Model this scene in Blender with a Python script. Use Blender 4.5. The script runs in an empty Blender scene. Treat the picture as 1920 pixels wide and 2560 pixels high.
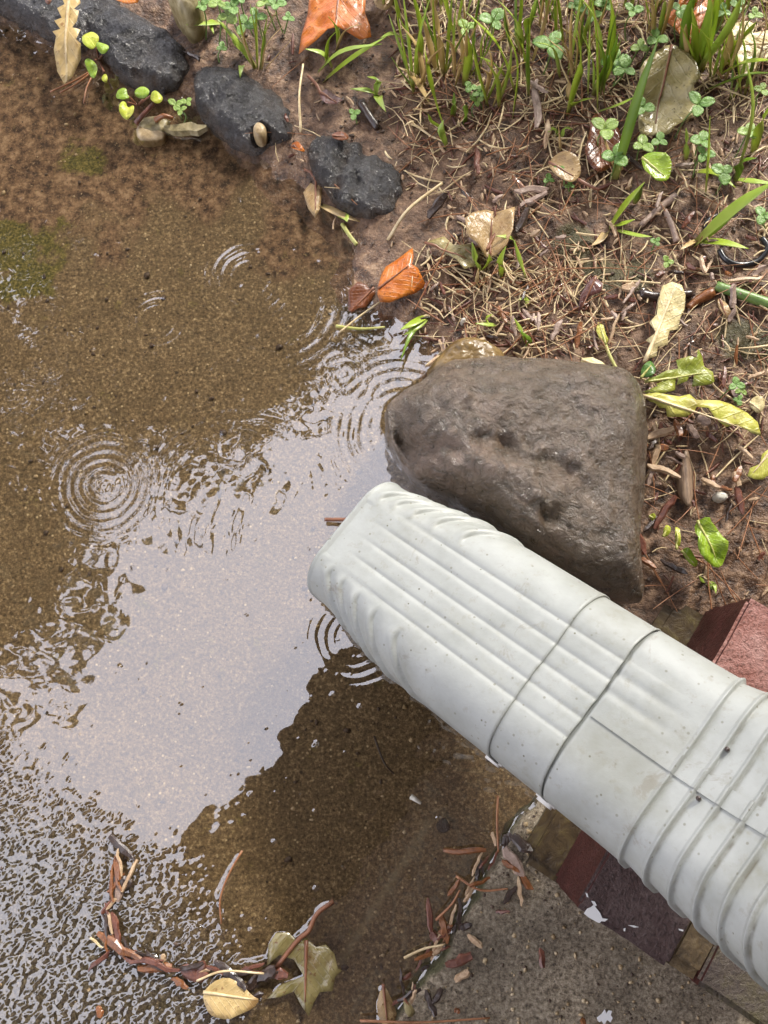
import bpy, bmesh, math, random
import numpy as np
from mathutils import Vector, Matrix
from mathutils.geometry import delaunay_2d_cdt

random.seed(7)
R = math.radians
scn = bpy.context.scene
COL = scn.collection

# ------------------------------------------------------------------ camera, world, sun, exposure
CZ, TILT, FPX = 0.45, R(12.0), 2059.0
cam = bpy.data.cameras.new("camera")
camo = bpy.data.objects.new("camera", cam)
COL.objects.link(camo)
camo.location = (0, 0, CZ)
camo.rotation_euler = (TILT, 0, 0)
cam.sensor_fit = 'HORIZONTAL'
cam.sensor_width = 36.0
cam.lens = 36.0 * FPX / 1920.0
cam.clip_start = 0.01
cam.clip_end = 200.0
scn.camera = camo

SUN_EL, SUN_AZ = R(37.0), math.atan2(0.835, 0.55)      # azimuth as angle from +X towards +Y
world = bpy.data.worlds.new("World")
scn.world = world
world.use_nodes = True
wn, wl = world.node_tree.nodes, world.node_tree.links
wn.clear()
wo = wn.new('ShaderNodeOutputWorld')
wb = wn.new('ShaderNodeBackground')
ws = wn.new('ShaderNodeTexSky')
ws.sky_type = 'NISHITA'
ws.sun_disc = False
ws.sun_elevation = SUN_EL
ws.sun_rotation = math.pi / 2 - SUN_AZ
ws.air_density = 1.0
ws.dust_density = 6.0
ws.ozone_density = 1.0
wh = wn.new('ShaderNodeHueSaturation')                # overcast: the cloud layer takes the blue out
wh.inputs['Saturation'].default_value = 0.13
wm = wn.new('ShaderNodeMix'); wm.data_type = 'RGBA'
wm.inputs[0].default_value = 0.6
wm.inputs[7].default_value = (7.7, 7.6, 8.7, 1)
wl.new(ws.outputs[0], wh.inputs['Color'])
wl.new(wh.outputs[0], wm.inputs[6])
wl.new(wm.outputs[2], wb.inputs[0])
wb.inputs[1].default_value = 0.115
wl.new(wb.outputs[0], wo.inputs[0])

sun = bpy.data.lights.new("sun", 'SUN')
sun.energy = 1.5
sun.angle = R(11)
sun.color = (1.0, 0.94, 0.84)
suno = bpy.data.objects.new("sun", sun)
COL.objects.link(suno)
sd = Vector((math.cos(SUN_EL) * math.cos(SUN_AZ), math.cos(SUN_EL) * math.sin(SUN_AZ), math.sin(SUN_EL)))
suno.rotation_euler = sd.to_track_quat('Z', 'Y').to_euler()
suno.location = sd * 20

vs = scn.view_settings
vs.view_transform = 'Standard'
vs.look = 'None'
vs.exposure = 1.9
vs.gamma = 1.0
vs.use_curve_mapping = False
scn.cycles.use_denoising = True
scn.cycles.max_bounces = 8
scn.cycles.transparent_max_bounces = 16

# ------------------------------------------------------------------ picking points in the place
CT, ST = math.cos(TILT), math.sin(TILT)
def at(px, py, z=0.0):
    """the point at height z that stands in the photograph's pixel (1920 x 2560)"""
    xc, yc = (px - 960) / FPX, -(py - 1280) / FPX
    dx, dy, dz = xc, yc * CT + ST, yc * ST - CT
    t = (z - CZ) / dz
    return Vector((dx * t, dy * t, z))
def at2(p, z=0.0):
    v = at(p[0], p[1], z)
    return (v.x, v.y)
def poly(pts, z=0.0):
    return np.array([at2(p, z) for p in pts])

# ------------------------------------------------------------------ numpy noise and distance
def hash2(ix, iy, seed):
    h = (ix.astype(np.int64) * 374761393 + iy.astype(np.int64) * 668265263 + seed * 974634777) & 0x7fffffff
    h = ((h ^ (h >> 13)) * 1274126177) & 0x7fffffff
    h = h ^ (h >> 16)
    return (h & 0xffff) / 65535.0
def vnoise(x, y, scale, seed=0):
    """gradient noise, about -1..1; the lattice is turned for each seed"""
    r = seed * 1.7 + .6
    x0, y0 = np.asarray(x, float) / scale, np.asarray(y, float) / scale
    x, y = x0 * math.cos(r) - y0 * math.sin(r), x0 * math.sin(r) + y0 * math.cos(r)
    ix, iy = np.floor(x), np.floor(y)
    fx, fy = x - ix, y - iy
    sx, sy = fx * fx * fx * (fx * (fx * 6 - 15) + 10), fy * fy * fy * (fy * (fy * 6 - 15) + 10)
    def g(i, j):
        t = hash2(ix + i, iy + j, seed) * 6.28318
        return np.cos(t) * (fx - i) + np.sin(t) * (fy - j)
    a = g(0, 0) + (g(1, 0) - g(0, 0)) * sx
    b = g(0, 1) + (g(1, 1) - g(0, 1)) * sx
    return (a + (b - a) * sy) * 1.5
def fbm(x, y, scale, seed=0, octs=4, gain=0.5):
    s, amp = 0, 1.0
    for k in range(octs):
        s = s + amp * vnoise(x, y, scale / 2 ** k, seed + 17 * k)
        amp *= gain
    return s
def sstep(a, b, x):
    t = np.clip((np.asarray(x, float) - a) / (b - a), 0, 1)
    return t * t * (3 - 2 * t)
def sdist(x, y, P):
    """signed distance to polygon P, positive inside"""
    x, y = np.asarray(x, float), np.asarray(y, float)
    best = np.full(x.shape, 1e9)
    inside = np.zeros(x.shape, bool)
    n = len(P)
    for i in range(n):
        ax, ay = P[i]; bx, by = P[(i + 1) % n]
        ex, ey = bx - ax, by - ay
        t = np.clip(((x - ax) * ex + (y - ay) * ey) / max(ex * ex + ey * ey, 1e-12), 0, 1)
        best = np.minimum(best, np.hypot(x - ax - t * ex, y - ay - t * ey))
        c = ((ay > y) != (by > y))
        with np.errstate(divide='ignore', invalid='ignore'):
            xi = (bx - ax) * (y - ay) / (by - ay if by != ay else 1e-12) + ax
        inside ^= c & (x < xi)
    return np.where(inside, best, -best)
def sd_near(x, y, P, pad=.02):
    """sdist where it matters, -pad elsewhere"""
    m = (x > P[:, 0].min() - pad) & (x < P[:, 0].max() + pad) & (y > P[:, 1].min() - pad) & (y < P[:, 1].max() + pad)
    out = np.full(x.shape, -pad)
    out[m] = sdist(x[m], y[m], P)
    return out
def smooth_poly(P, it=2):
    P = [tuple(p) for p in P]
    for _ in range(it):
        Q = []
        for i in range(len(P)):
            a, b = P[i], P[(i + 1) % len(P)]
            Q.append((.75 * a[0] + .25 * b[0], .75 * a[1] + .25 * b[1]))
            Q.append((.25 * a[0] + .75 * b[0], .25 * a[1] + .75 * b[1]))
        P = Q
    return np.array(P)

# ------------------------------------------------------------------ shapes of the ground
SHORE_PX = [(-420, -170), (0, 5), (150, 80), (300, 150), (470, 245), (560, 310), (630, 380), (690, 450), (760, 485), (835, 560),
            (880, 640), (900, 720), (960, 790), (1050, 815), (1085, 870), (1090, 960), (1150, 1150), (1420, 1500), (1560, 1640), (2500, 1900)]
LAND = np.vstack([poly(SHORE_PX), [(3.0, -0.2), (3.0, 3.0), (-3.0, 3.0), (-3.0, 1.4)]])
FILM = poly([(-300, 1700), (0, 1810), (120, 1890), (300, 1990), (420, 2080), (520, 2190), (610, 2320), (690, 2480), (700, 2800), (-300, 2900)])
FILM = np.vstack([FILM, [(-.6, -.5), (-.6, .0)]])
SLAB2_PX = [(1330, 2010), (1290, 2040), (1250, 2110), (1180, 2230), (1090, 2385), (1035, 2460), (985, 2530), (940, 2620)]
SLAB2 = np.vstack([poly(SLAB2_PX, .004), [(.03, -.6), (1.2, -.6), (1.2, -.25), (.30, -.02), (.14, .02)]])

def soilH(x, y):
    x, y = np.asarray(x, float), np.asarray(y, float)
    wob = .006 * fbm(x, y, .03, 5, 3)
    d = sdist(x, y, LAND) + wob
    h = np.where(d > 0, .015 * (1 - np.exp(-np.maximum(d, 0) / .05)), np.maximum(.35 * d, -.03))
    k = sstep(-.004, .012, d)
    h = h + k * (.0028 * fbm(x, y, .035, 1, 3) + .0011 * fbm(x, y, .008, 2, 2) + .0006 * np.abs(vnoise(x, y, .004, 3)))
    h = h + sstep(.05, .30, d) * .006
    return h
def filmD(x, y):
    return sdist(x, y, FILM) + .008 * fbm(x, y, .025, 31, 3)
def bedH(x, y):
    f = filmD(x, y)
    d = -sdist(x, y, LAND)
    b = -.0075 + .004 * (1 - sstep(0, .07, d)) + .0007 * fbm(x, y, .05, 9, 3)
    b = b + (-.0007 - b) * sstep(-.035, .012, f)
    far = sstep(.34, .55, np.maximum(np.abs(np.asarray(x) + .05), np.abs(np.asarray(y) - .13) * .8))
    return b + far * .012
def ground(x, y):
    return float(max(soilH(np.array([x]), np.array([y]))[0], 0.0))

# ------------------------------------------------------------------ mesh helpers
def mesh(name, v, f, smooth=True):
    me = bpy.data.meshes.new(name)
    me.from_pydata([tuple(p) for p in v], [], [tuple(q) for q in f])
    me.validate()
    if smooth:
        me.polygons.foreach_set("use_smooth", [True] * len(me.polygons))
    me.update()
    return me
def link(name, me, m=None, parent=None, loc=(0, 0, 0)):
    o = bpy.data.objects.new(name, me)
    COL.objects.link(o)
    if m is not None and me is not None:
        if not me.materials:
            me.materials.append(m)
    o.location = loc
    if parent is not None:
        o.parent = parent
    return o
def obj(name, v, f, m, parent=None, smooth=True, origin=None):
    """one mesh object; vertices are given in the place's own coordinates"""
    v = np.array(v, float)
    if parent is not None:
        org = np.array(wloc(parent))
    elif origin is not None:
        org = np.array(origin, float)
    else:
        org = np.array([v[:, 0].mean(), v[:, 1].mean(), v[:, 2].min()])
    me = mesh(name, v - org, f, smooth)
    return link(name, me, m, parent, (0, 0, 0) if parent is not None else tuple(org))
WL = {}
def wloc(o):
    p = Vector(o.location)
    while o.parent is not None:
        o = o.parent
        p = p + Vector(o.location)
    return p
def empty(name, loc):
    o = bpy.data.objects.new(name, None)
    o.empty_display_size = .01
    COL.objects.link(o)
    o.location = loc
    return o
def tag(o, label=None, cat=None, group=None, kind=None):
    if label: o['label'] = label
    if cat: o['category'] = cat
    if group: o['group'] = group
    if kind: o['kind'] = kind
    return o
def thing(name, label, cat, loc, group=None):
    return tag(empty(name, loc), label, cat, group)
UNIQ = []
def uniq(o, px, py, size, word='long'):
    UNIQ.append((o, px, py, size, word)); return o
def solid(o, t, off=0):
    m = o.modifiers.new("thickness", 'SOLIDIFY'); m.thickness = t; m.offset = off
    return o
def gridmesh(xs, ys, hf):
    X, Y = np.meshgrid(xs, ys)
    Z = hf(X, Y)
    v = np.stack([X.ravel(), Y.ravel(), Z.ravel()], 1)
    nx, ny = len(xs), len(ys)
    i = (np.arange(ny - 1)[:, None] * nx + np.arange(nx - 1)[None, :]).ravel()
    f = np.stack([i, i + 1, i + 1 + nx, i + nx], 1)
    return v, f, X, Y
def npmesh(name, v, f):
    me = bpy.data.meshes.new(name)
    me.vertices.add(len(v)); me.vertices.foreach_set("co", v.astype(np.float32).ravel())
    k = f.shape[1]
    me.loops.add(len(f) * k); me.loops.foreach_set("vertex_index", f.astype(np.int32).ravel())
    me.polygons.add(len(f))
    me.polygons.foreach_set("loop_start", np.arange(0, len(f) * k, k, dtype=np.int32))
    me.polygons.foreach_set("use_smooth", np.ones(len(f), bool))
    me.update(calc_edges=True)
    return me
def attr(me, name, vals):
    a = me.attributes.new(name, 'FLOAT', 'POINT')
    a.data.foreach_set("value", np.asarray(vals, np.float32).ravel())
def axis(a, b, step, far, grow=1.35):
    c = list(np.arange(a, b + step / 2, step))
    lo, s = [], step
    p = a
    while p > -far:
        s *= grow; p -= s; lo.append(p)
    hi, s = [], step
    p = c[-1]
    while p < far:
        s *= grow; p += s; hi.append(p)
    return np.array(lo[::-1] + c + hi)
def tube(pts, rads, n=6, caps=True):
    pts = [Vector(p) for p in pts]
    if not hasattr(rads, '__len__'): rads = [rads] * len(pts)
    v, f = [], []
    for i, p in enumerate(pts):
        d = (pts[min(i + 1, len(pts) - 1)] - pts[max(i - 1, 0)]).normalized()
        a = d.cross(Vector((0, 0, 1)))
        if a.length < 1e-3: a = d.cross(Vector((0, 1, 0)))
        a.normalize(); b = a.cross(d)
        for k in range(n):
            t = 2 * math.pi * k / n
            v.append(p + (a * math.cos(t) + b * math.sin(t)) * rads[i])
    for i in range(len(pts) - 1):
        for k in range(n):
            f.append((i * n + k, i * n + (k + 1) % n, (i + 1) * n + (k + 1) % n, (i + 1) * n + k))
    if caps:
        f.append(tuple(range(n))[::-1]); f.append(tuple(range((len(pts) - 1) * n, len(pts) * n)))
    return v, f
def curve(pts, n=10):
    """Catmull-Rom through pts"""
    P = [Vector(p) for p in pts]
    if len(P) == 2: P = [P[0], P[0].lerp(P[1], .5), P[1]]
    Q = [P[0] * 2 - P[1]] + P + [P[-1] * 2 - P[-2]]
    out = []
    seg = len(P) - 1
    for i in range(n + 1):
        u = i / n * seg
        k = min(int(u), seg - 1); t = u - k
        a, b, c, d = Q[k], Q[k + 1], Q[k + 2], Q[k + 3]
        out.append(.5 * (2 * b + (c - a) * t + (2 * a - 5 * b + 4 * c - d) * t * t + (3 * b - a - 3 * c + d) * t ** 3))
    return out
def merge(parts):
    V, F = [], []
    for v, f in parts:
        o = len(V)
        V += [tuple(p) for p in v]
        F += [tuple(i + o for i in q) for q in f]
    return V, F

# ------------------------------------------------------------------ materials
class NT:
    def __init__(s, name):
        s.m = bpy.data.materials.new(name); s.m.use_nodes = True
        s.t = s.m.node_tree; s.t.nodes.clear()
        s.out = s.t.nodes.new('ShaderNodeOutputMaterial')
        s.tc = s.t.nodes.new('ShaderNodeTexCoord')
    def n(s, ty, **k):
        o = s.t.nodes.new(ty)
        for a, b in k.items(): setattr(o, a, b)
        return o
    def l(s, a, b): s.t.links.new(a, b)
    def put(s, sock, val):
        if hasattr(val, 'links') or hasattr(val, 'is_linked'): s.l(val, sock)
        else:
            if isinstance(val, tuple) and len(val) == 3: val = (*val, 1)
            sock.default_value = val
    def noise(s, scale, detail=3, rough=.55, dist=0, vec=None, stretch=None):
        o = s.n('ShaderNodeTexNoise')
        o.inputs['Scale'].default_value = scale; o.inputs['Detail'].default_value = detail
        o.inputs['Roughness'].default_value = rough; o.inputs['Distortion'].default_value = dist
        v = vec or s.tc.outputs['Object']
        if stretch:
            mp = s.n('ShaderNodeMapping'); mp.inputs['Scale'].default_value = stretch
            s.l(v, mp.inputs[0]); v = mp.outputs[0]
        s.l(v, o.inputs['Vector'])
        return o.outputs['Fac']
    def voro(s, scale, feature='F1', out='Distance', rnd=1):
        o = s.n('ShaderNodeTexVoronoi', feature=feature)
        o.inputs['Scale'].default_value = scale; o.inputs['Randomness'].default_value = rnd
        s.l(s.tc.outputs['Object'], o.inputs['Vector'])
        return o.outputs[out]
    def ramp(s, fac, stops, interp='LINEAR'):
        o = s.n('ShaderNodeValToRGB'); o.color_ramp.interpolation = interp
        e = o.color_ramp.elements
        while len(e) < len(stops): e.new(.5)
        for el, (p, c) in zip(e, stops):
            el.position = p
            el.color = (*c, 1) if isinstance(c, tuple) else (c, c, c, 1)
        s.l(fac, o.inputs[0])
        return o.outputs[0]
    def mix(s, fac, a, b, mode='MIX'):
        o = s.n('ShaderNodeMix', data_type='RGBA', blend_type=mode)
        s.put(o.inputs[0], fac); s.put(o.inputs[6], a); s.put(o.inputs[7], b)
        return o.outputs[2]
    def math(s, op, a, b=0.0, c=None):
        o = s.n('ShaderNodeMath', operation=op)
        s.put(o.inputs[0], a); s.put(o.inputs[1], b)
        if c is not None: s.put(o.inputs[2], c)
        return o.outputs[0]
    def attr(s, name):
        o = s.n('ShaderNodeAttribute'); o.attribute_name = name
        return o.outputs['Fac']
    def bump(s, h, strength, dist, normal=None):
        o = s.n('ShaderNodeBump'); o.inputs['Strength'].default_value = strength; o.inputs['Distance'].default_value = dist
        s.l(h, o.inputs['Height'])
        if normal is not None: s.l(normal, o.inputs['Normal'])
        return o.outputs[0]
    def bsdf(s, col, rough=.5, normal=None, spec=.5, coat=0, coat_rough=.05, trans=0, metal=0, coat_n=None):
        o = s.n('ShaderNodeBsdfPrincipled')
        s.put(o.inputs['Base Color'], col); s.put(o.inputs['Roughness'], rough)
        o.inputs['Specular IOR Level'].default_value = spec
        s.put(o.inputs['Coat Weight'], coat); o.inputs['Coat Roughness'].default_value = coat_rough
        s.put(o.inputs['Metallic'], metal)
        if normal is not None: s.l(normal, o.inputs['Normal'])
        if coat_n is not None: s.l(coat_n, o.inputs['Coat Normal'])
        sh = o.outputs[0]
        if trans:
            t = s.n('ShaderNodeBsdfTranslucent'); s.put(t.inputs[0], col)
            if normal is not None: s.l(normal, t.inputs['Normal'])
            mx = s.n('ShaderNodeMixShader'); mx.inputs[0].default_value = trans
            s.l(sh, mx.inputs[1]); s.l(t.outputs[0], mx.inputs[2]); sh = mx.outputs[0]
        s.l(sh, s.out.inputs[0])
        return s.m
M = {}
def geo_pos(s):
    g = s.n('ShaderNodeNewGeometry'); return g.outputs['Position']

# bed of the puddle: trowelled concrete with sediment
s = NT('wet_concrete_bed')
grain = s.noise(560, 4, .75)
specks = s.voro(240)
blotch = s.noise(28, 4, .65, .4)
fine = s.noise(170, 4, .65)
c = s.ramp(grain, [(.32, (.034, .020, .008)), (.45, (.125, .082, .038)), (.56, (.22, .15, .074)), (.70, (.46, .35, .2))])
c = s.mix(s.math('MULTIPLY', s.ramp(fine, [(.40, 0.0), (.62, 1.0)]), .45), c, (.075, .05, .022))
c = s.mix(s.math('MULTIPLY', s.ramp(specks, [(.08, .9), (.20, 0.0)]), s.ramp(s.noise(120, 2), [(.45, 0.0), (.6, 1.0)])), c, (.60, .47, .27))
c = s.mix(s.ramp(s.voro(55), [(.035, .9), (.075, 0.0)]), c, (.03, .02, .01))
mudc = s.ramp(fine, [(.36, (.035, .017, .008)), (.47, (.12, .066, .032)), (.56, (.20, .12, .062)), (.68, (.32, .21, .12))])
mudc = s.mix(s.ramp(grain, [(.55, 0.0), (.68, .8)]), mudc, (.36, .25, .14))
mudc = s.mix(s.ramp(grain, [(.33, .8), (.44, 0.0)]), mudc, (.02, .011, .006))
mud = s.math('ADD', s.attr('mud'), s.math('MULTIPLY', s.math('SUBTRACT', blotch, .5), .9))
c = s.mix(s.ramp(mud, [(.35, 0.0), (.65, 1.0)]), c, mudc)
alg = s.math('ADD', s.attr('algae'), s.math('MULTIPLY', s.math('SUBTRACT', s.noise(70, 6, .75), .5), 2.6))
c = s.mix(s.ramp(alg, [(.28, 0.0), (.62, .95)]), c, s.ramp(grain, [(.35, (.03, .028, .003)), (.5, (.085, .075, .008)), (.66, (.24, .19, .05))]))
c = s.mix(s.math('MULTIPLY', s.attr('grey'), .75), c, s.ramp(grain, [(.36, (.022, .018, .010)), (.5, (.062, .052, .032)), (.66, (.17, .15, .10))]))
c = s.mix(s.math('MULTIPLY', s.attr('scratch'), .35), c, (.33, .27, .16))
nb = s.bump(s.math('ADD', grain, s.math('MULTIPLY', fine, .6)), .6, .0012)
M['bed'] = s.bsdf(c, .55, nb, .3)

# raised slab: exposed, damp, sandy
s = NT('damp_concrete')
grain = s.noise(480, 6, .78)
vor = s.noise(700, 4, .75)
pale = s.voro(110)
c = s.ramp(grain, [(.35, (.07, .05, .028)), (.44, (.30, .23, .145)), (.53, (.54, .44, .30)), (.66, (.85, .73, .54))])
c = s.mix(s.ramp(s.noise(14, 4, .6), [(.35, .6), (.6, 0.0)]), c, (.06, .045, .026))
c = s.mix(s.ramp(pale, [(.04, .8), (.09, 0.0)]), c, (.45, .36, .23))
e = s.math('ADD', s.attr('edge'), s.math('MULTIPLY', s.math('SUBTRACT', s.noise(60, 4, .65), .5), .9))
c = s.mix(s.ramp(e, [(.45, 0.0), (.8, .85)]), c, (.085, .088, .022))
nb = s.bump(vor, 1.0, .0018, s.bump(grain, 1.0, .0022))
M['slab'] = s.bsdf(c, s.ramp(grain, [(.35, .28), (.7, .55)]), nb, .55)

# soil
s = NT('wet_soil')
big = s.noise(24, 5, .65)
mid = s.noise(130, 5, .7)
fin = s.noise(650, 3, .65)
c = s.ramp(mid, [(.33, (.016, .008, .004)), (.46, (.105, .056, .030)), (.56, (.215, .125, .07)), (.70, (.42, .28, .165))])
c = s.mix(s.ramp(big, [(.4, 0.0), (.7, .55)]), c, (.19, .112, .064))
c = s.mix(s.ramp(fin, [(.66, 0.0), (.8, .55)]), c, (.28, .20, .12))
moss = s.math('ADD', s.attr('moss'), s.math('MULTIPLY', s.math('SUBTRACT', mid, .5), 1.3))
c = s.mix(s.ramp(moss, [(.5, 0.0), (.85, .75)]), c, (.052, .055, .010))
nb = s.bump(mid, .9, .004, s.bump(fin, .7, .0012))
wet = s.attr('wet')
M['soil'] = s.bsdf(c, s.math('SUBTRACT', s.ramp(big, [(.35, .34), (.65, .6)]), s.math('MULTIPLY', wet, .26)), nb, .5)

# water
s = NT('puddle_water')
ge = s.n('ShaderNodeNewGeometry')
dt = s.n('ShaderNodeVectorMath', operation='DOT_PRODUCT'); s.l(ge.outputs['Normal'], dt.inputs[0]); s.l(ge.outputs['Incoming'], dt.inputs[1])
sc5 = s.math('POWER', s.math('SUBTRACT', 1.0, s.math('ABSOLUTE', dt.outputs['Value'])), 5.0)
fr = s.math('MULTIPLY_ADD', sc5, .80, .20)           # reflectance, the same from above and from below
tr = s.n('ShaderNodeBsdfTransparent'); tr.inputs[0].default_value = (.93, .90, .84, 1)
gl = s.n('ShaderNodeBsdfGlossy'); gl.inputs['Roughness'].default_value = .015
mx = s.n('ShaderNodeMixShader')
s.l(fr, mx.inputs[0]); s.l(tr.outputs[0], mx.inputs[1]); s.l(gl.outputs[0], mx.inputs[2]); s.l(mx.outputs[0], s.out.inputs[0])
M['water'] = s.m

# painted aluminium
s = NT('painted_aluminium')
n1 = s.noise(60, 4, .6)
n2 = s.noise(380, 3, .6)
c = s.ramp(n1, [(.3, (.285, .297, .272)), (.6, (.34, .352, .328))])
c = s.mix(s.ramp(s.voro(190), [(.07, .75), (.13, 0.0)]), c, (.17, .16, .12))
c = s.mix(s.ramp(s.voro(95), [(.03, .9), (.05, 0.0)]), c, (.10, .09, .05))
c = s.mix(s.ramp(s.noise(210, 4, .7), [(.56, 0.0), (.72, .6)]), c, (.25, .245, .20))
c = s.mix(s.math('MULTIPLY', s.ramp(s.noise(45, 5, .7), [(.55, 0.0), (.7, .5)]), s.math('ADD', s.attr('dirt'), .12)), c, (.21, .20, .115))
c = s.mix(s.math('MULTIPLY', s.attr('grime'), s.ramp(s.noise(150, 3, .6), [(.35, .3), (.6, 1.0)])), c, (.09, .075, .045))
c = s.mix(s.ramp(s.noise(16, 5, .7), [(.50, 0.0), (.70, .55)]), c, (.20, .20, .155))
c = s.mix(s.ramp(s.noise(30, 6, .75, .8), [(.60, 0.0), (.66, .35)]), c, (.16, .125, .075))
M['alu'] = s.bsdf(c, s.ramp(n1, [(.3, .42), (.7, .55)]), s.bump(n2, .2, .0006, s.bump(s.noise(25, 2), .1, .003)), .4, coat=.1, coat_rough=.25)
s = NT('white_clip'); M['clip'] = s.bsdf((.7, .68, .63), .4)
s = NT('grey_sealant'); M['sealant'] = s.bsdf(s.ramp(s.noise(200), [(.4, (.30, .29, .26)), (.6, (.52, .51, .48))]), .6)

# rocks
s = NT('wet_brown_rock')
n1 = s.noise(22, 5, .6); n2 = s.noise(150, 6, .68, .6); n3 = s.noise(520, 4, .65)
c = s.ramp(n1, [(.3, (.09, .06, .028)), (.5, (.165, .112, .068)), (.7, (.22, .14, .096))])
c = s.mix(s.ramp(n2, [(.35, .8), (.55, 0.0)]), c, (.06, .042, .02))
c = s.mix(s.ramp(n3, [(.6, 0.0), (.78, .5)]), c, (.26, .20, .15))
c = s.mix(s.ramp(s.noise(12, 4, .6), [(.52, 0.0), (.68, .5)]), c, (.085, .066, .02))
nb = s.bump(n2, 1.0, .0048, s.bump(n3, 1.0, .0022))
M['rock'] = s.bsdf(c, s.ramp(n2, [(.35, .25), (.65, .4)]), nb, .6, coat=.9, coat_rough=.07, coat_n=nb)
s = NT('wet_black_stone')
n2 = s.noise(290, 5, .75, .3); n1 = s.noise(40, 4, .6)
c = s.ramp(n1, [(.35, (.040, .039, .039)), (.65, (.11, .105, .10))])
c = s.mix(s.ramp(s.voro(170), [(.05, 1.0), (.09, 0.0)]), c, (.42, .40, .36))
c = s.mix(s.math('MULTIPLY', s.attr('mud'), s.ramp(s.noise(90, 5, .7), [(.35, .0), (.6, 1.0)])), c, (.10, .066, .04))
nb = s.bump(n2, 1.0, .0058, s.bump(n1, .8, .005))
M['black'] = s.bsdf(c, .22, nb, .6, coat=.3, coat_rough=.1, coat_n=nb)
def stone_mat(name, cols, rough=.4):
    s = NT(name)
    n = s.noise(120, 5, .65, .4)
    c = s.ramp(n, [(.3 + .4 * i / (len(cols) - 1), k) for i, k in enumerate(cols)])
    return s.bsdf(c, rough, s.bump(n, .5, .002), .5)
M['ochre'] = stone_mat('ochre_stone', [(.06, .035, .012), (.16, .10, .032), (.25, .17, .07)], .3)
M['tan'] = stone_mat('tan_stone', [(.18, .12, .05), (.38, .28, .15), (.55, .45, .3)])
M['pale'] = stone_mat('pale_pebble', [(.45, .42, .34), (.7, .67, .58)], .35)
M['oliveS'] = stone_mat('olive_stone', [(.10, .08, .03), (.26, .21, .10), (.42, .36, .22)])

# brick
def brick_mat(name, a, b, cc, moss=0.0):
    s = NT(name)
    n1 = s.noise(45, 5, .65); n2 = s.noise(500, 4, .7); n3 = s.noise(190, 4, .7)
    c = s.ramp(n1, [(.32, a), (.52, b), (.7, cc)])
    c = s.mix(s.ramp(n2, [(.50, 0.0), (.66, .75)]), c, tuple(x * .3 for x in a))
    c = s.mix(s.ramp(n2, [(.25, .5), (.38, 0.0)]), c, tuple(min(1, x * 1.9) for x in cc))
    if moss: c = s.mix(s.math('MULTIPLY', s.ramp(n1, [(.5, 0.0), (.66, 1.0)]), moss), c, (.10, .085, .03))
    return s.bsdf(c, .45, s.bump(n2, .7, .0016, s.bump(n3, .5, .002)), .4)
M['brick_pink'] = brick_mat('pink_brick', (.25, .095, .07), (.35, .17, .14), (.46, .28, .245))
M['brick_side_shade'] = brick_mat('shade_red_brick', (.05, .013, .009), (.085, .024, .018), (.11, .038, .03))  # red of the brick sides, darkened to stand in for their shade
M['brick_shaded'] = brick_mat('purple_brown_shaded_brick', (.055, .030, .026), (.09, .056, .05), (.14, .10, .088))  # shade under pipe and eave put into the colour, against the pink end
M['brick_moss'] = brick_mat('mossy_grey_brick', (.07, .05, .045), (.10, .08, .06), (.13, .11, .085), 1.0)
s = NT('yellow_mortar'); n = s.noise(260, 5, .7)
M['mortar'] = s.bsdf(s.ramp(n, [(.3, (.05, .032, .014)), (.55, (.13, .088, .04)), (.75, (.24, .175, .09))]), .6, s.bump(n, .7, .002))
M['footing'] = stone_mat('dark_footing', [(.02, .012, .006), (.06, .04, .018), (.11, .085, .03)], .35)
s = NT('white_paint'); M['paint'] = s.bsdf((.82, .82, .80), .35)
s = NT('black_rubber'); M['rubber'] = s.bsdf((.018, .019, .022), .3, coat=.3)
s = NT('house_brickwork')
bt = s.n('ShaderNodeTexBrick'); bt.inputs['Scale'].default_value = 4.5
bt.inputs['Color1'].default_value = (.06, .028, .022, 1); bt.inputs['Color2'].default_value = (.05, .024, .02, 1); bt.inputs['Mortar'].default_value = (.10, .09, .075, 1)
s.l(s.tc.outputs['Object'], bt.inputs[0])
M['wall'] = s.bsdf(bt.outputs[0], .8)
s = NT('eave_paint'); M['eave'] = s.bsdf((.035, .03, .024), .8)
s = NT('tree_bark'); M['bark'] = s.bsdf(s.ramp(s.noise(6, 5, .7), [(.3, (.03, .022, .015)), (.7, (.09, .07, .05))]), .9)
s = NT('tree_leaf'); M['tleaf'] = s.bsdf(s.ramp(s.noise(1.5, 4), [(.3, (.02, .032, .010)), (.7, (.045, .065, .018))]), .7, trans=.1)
s = NT('outer_ground'); n = s.noise(3, 6, .7)
M['outer'] = s.bsdf(s.ramp(n, [(.3, (.05, .035, .02)), (.55, (.05, .07, .02)), (.8, (.08, .10, .03))]), .9)

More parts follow.
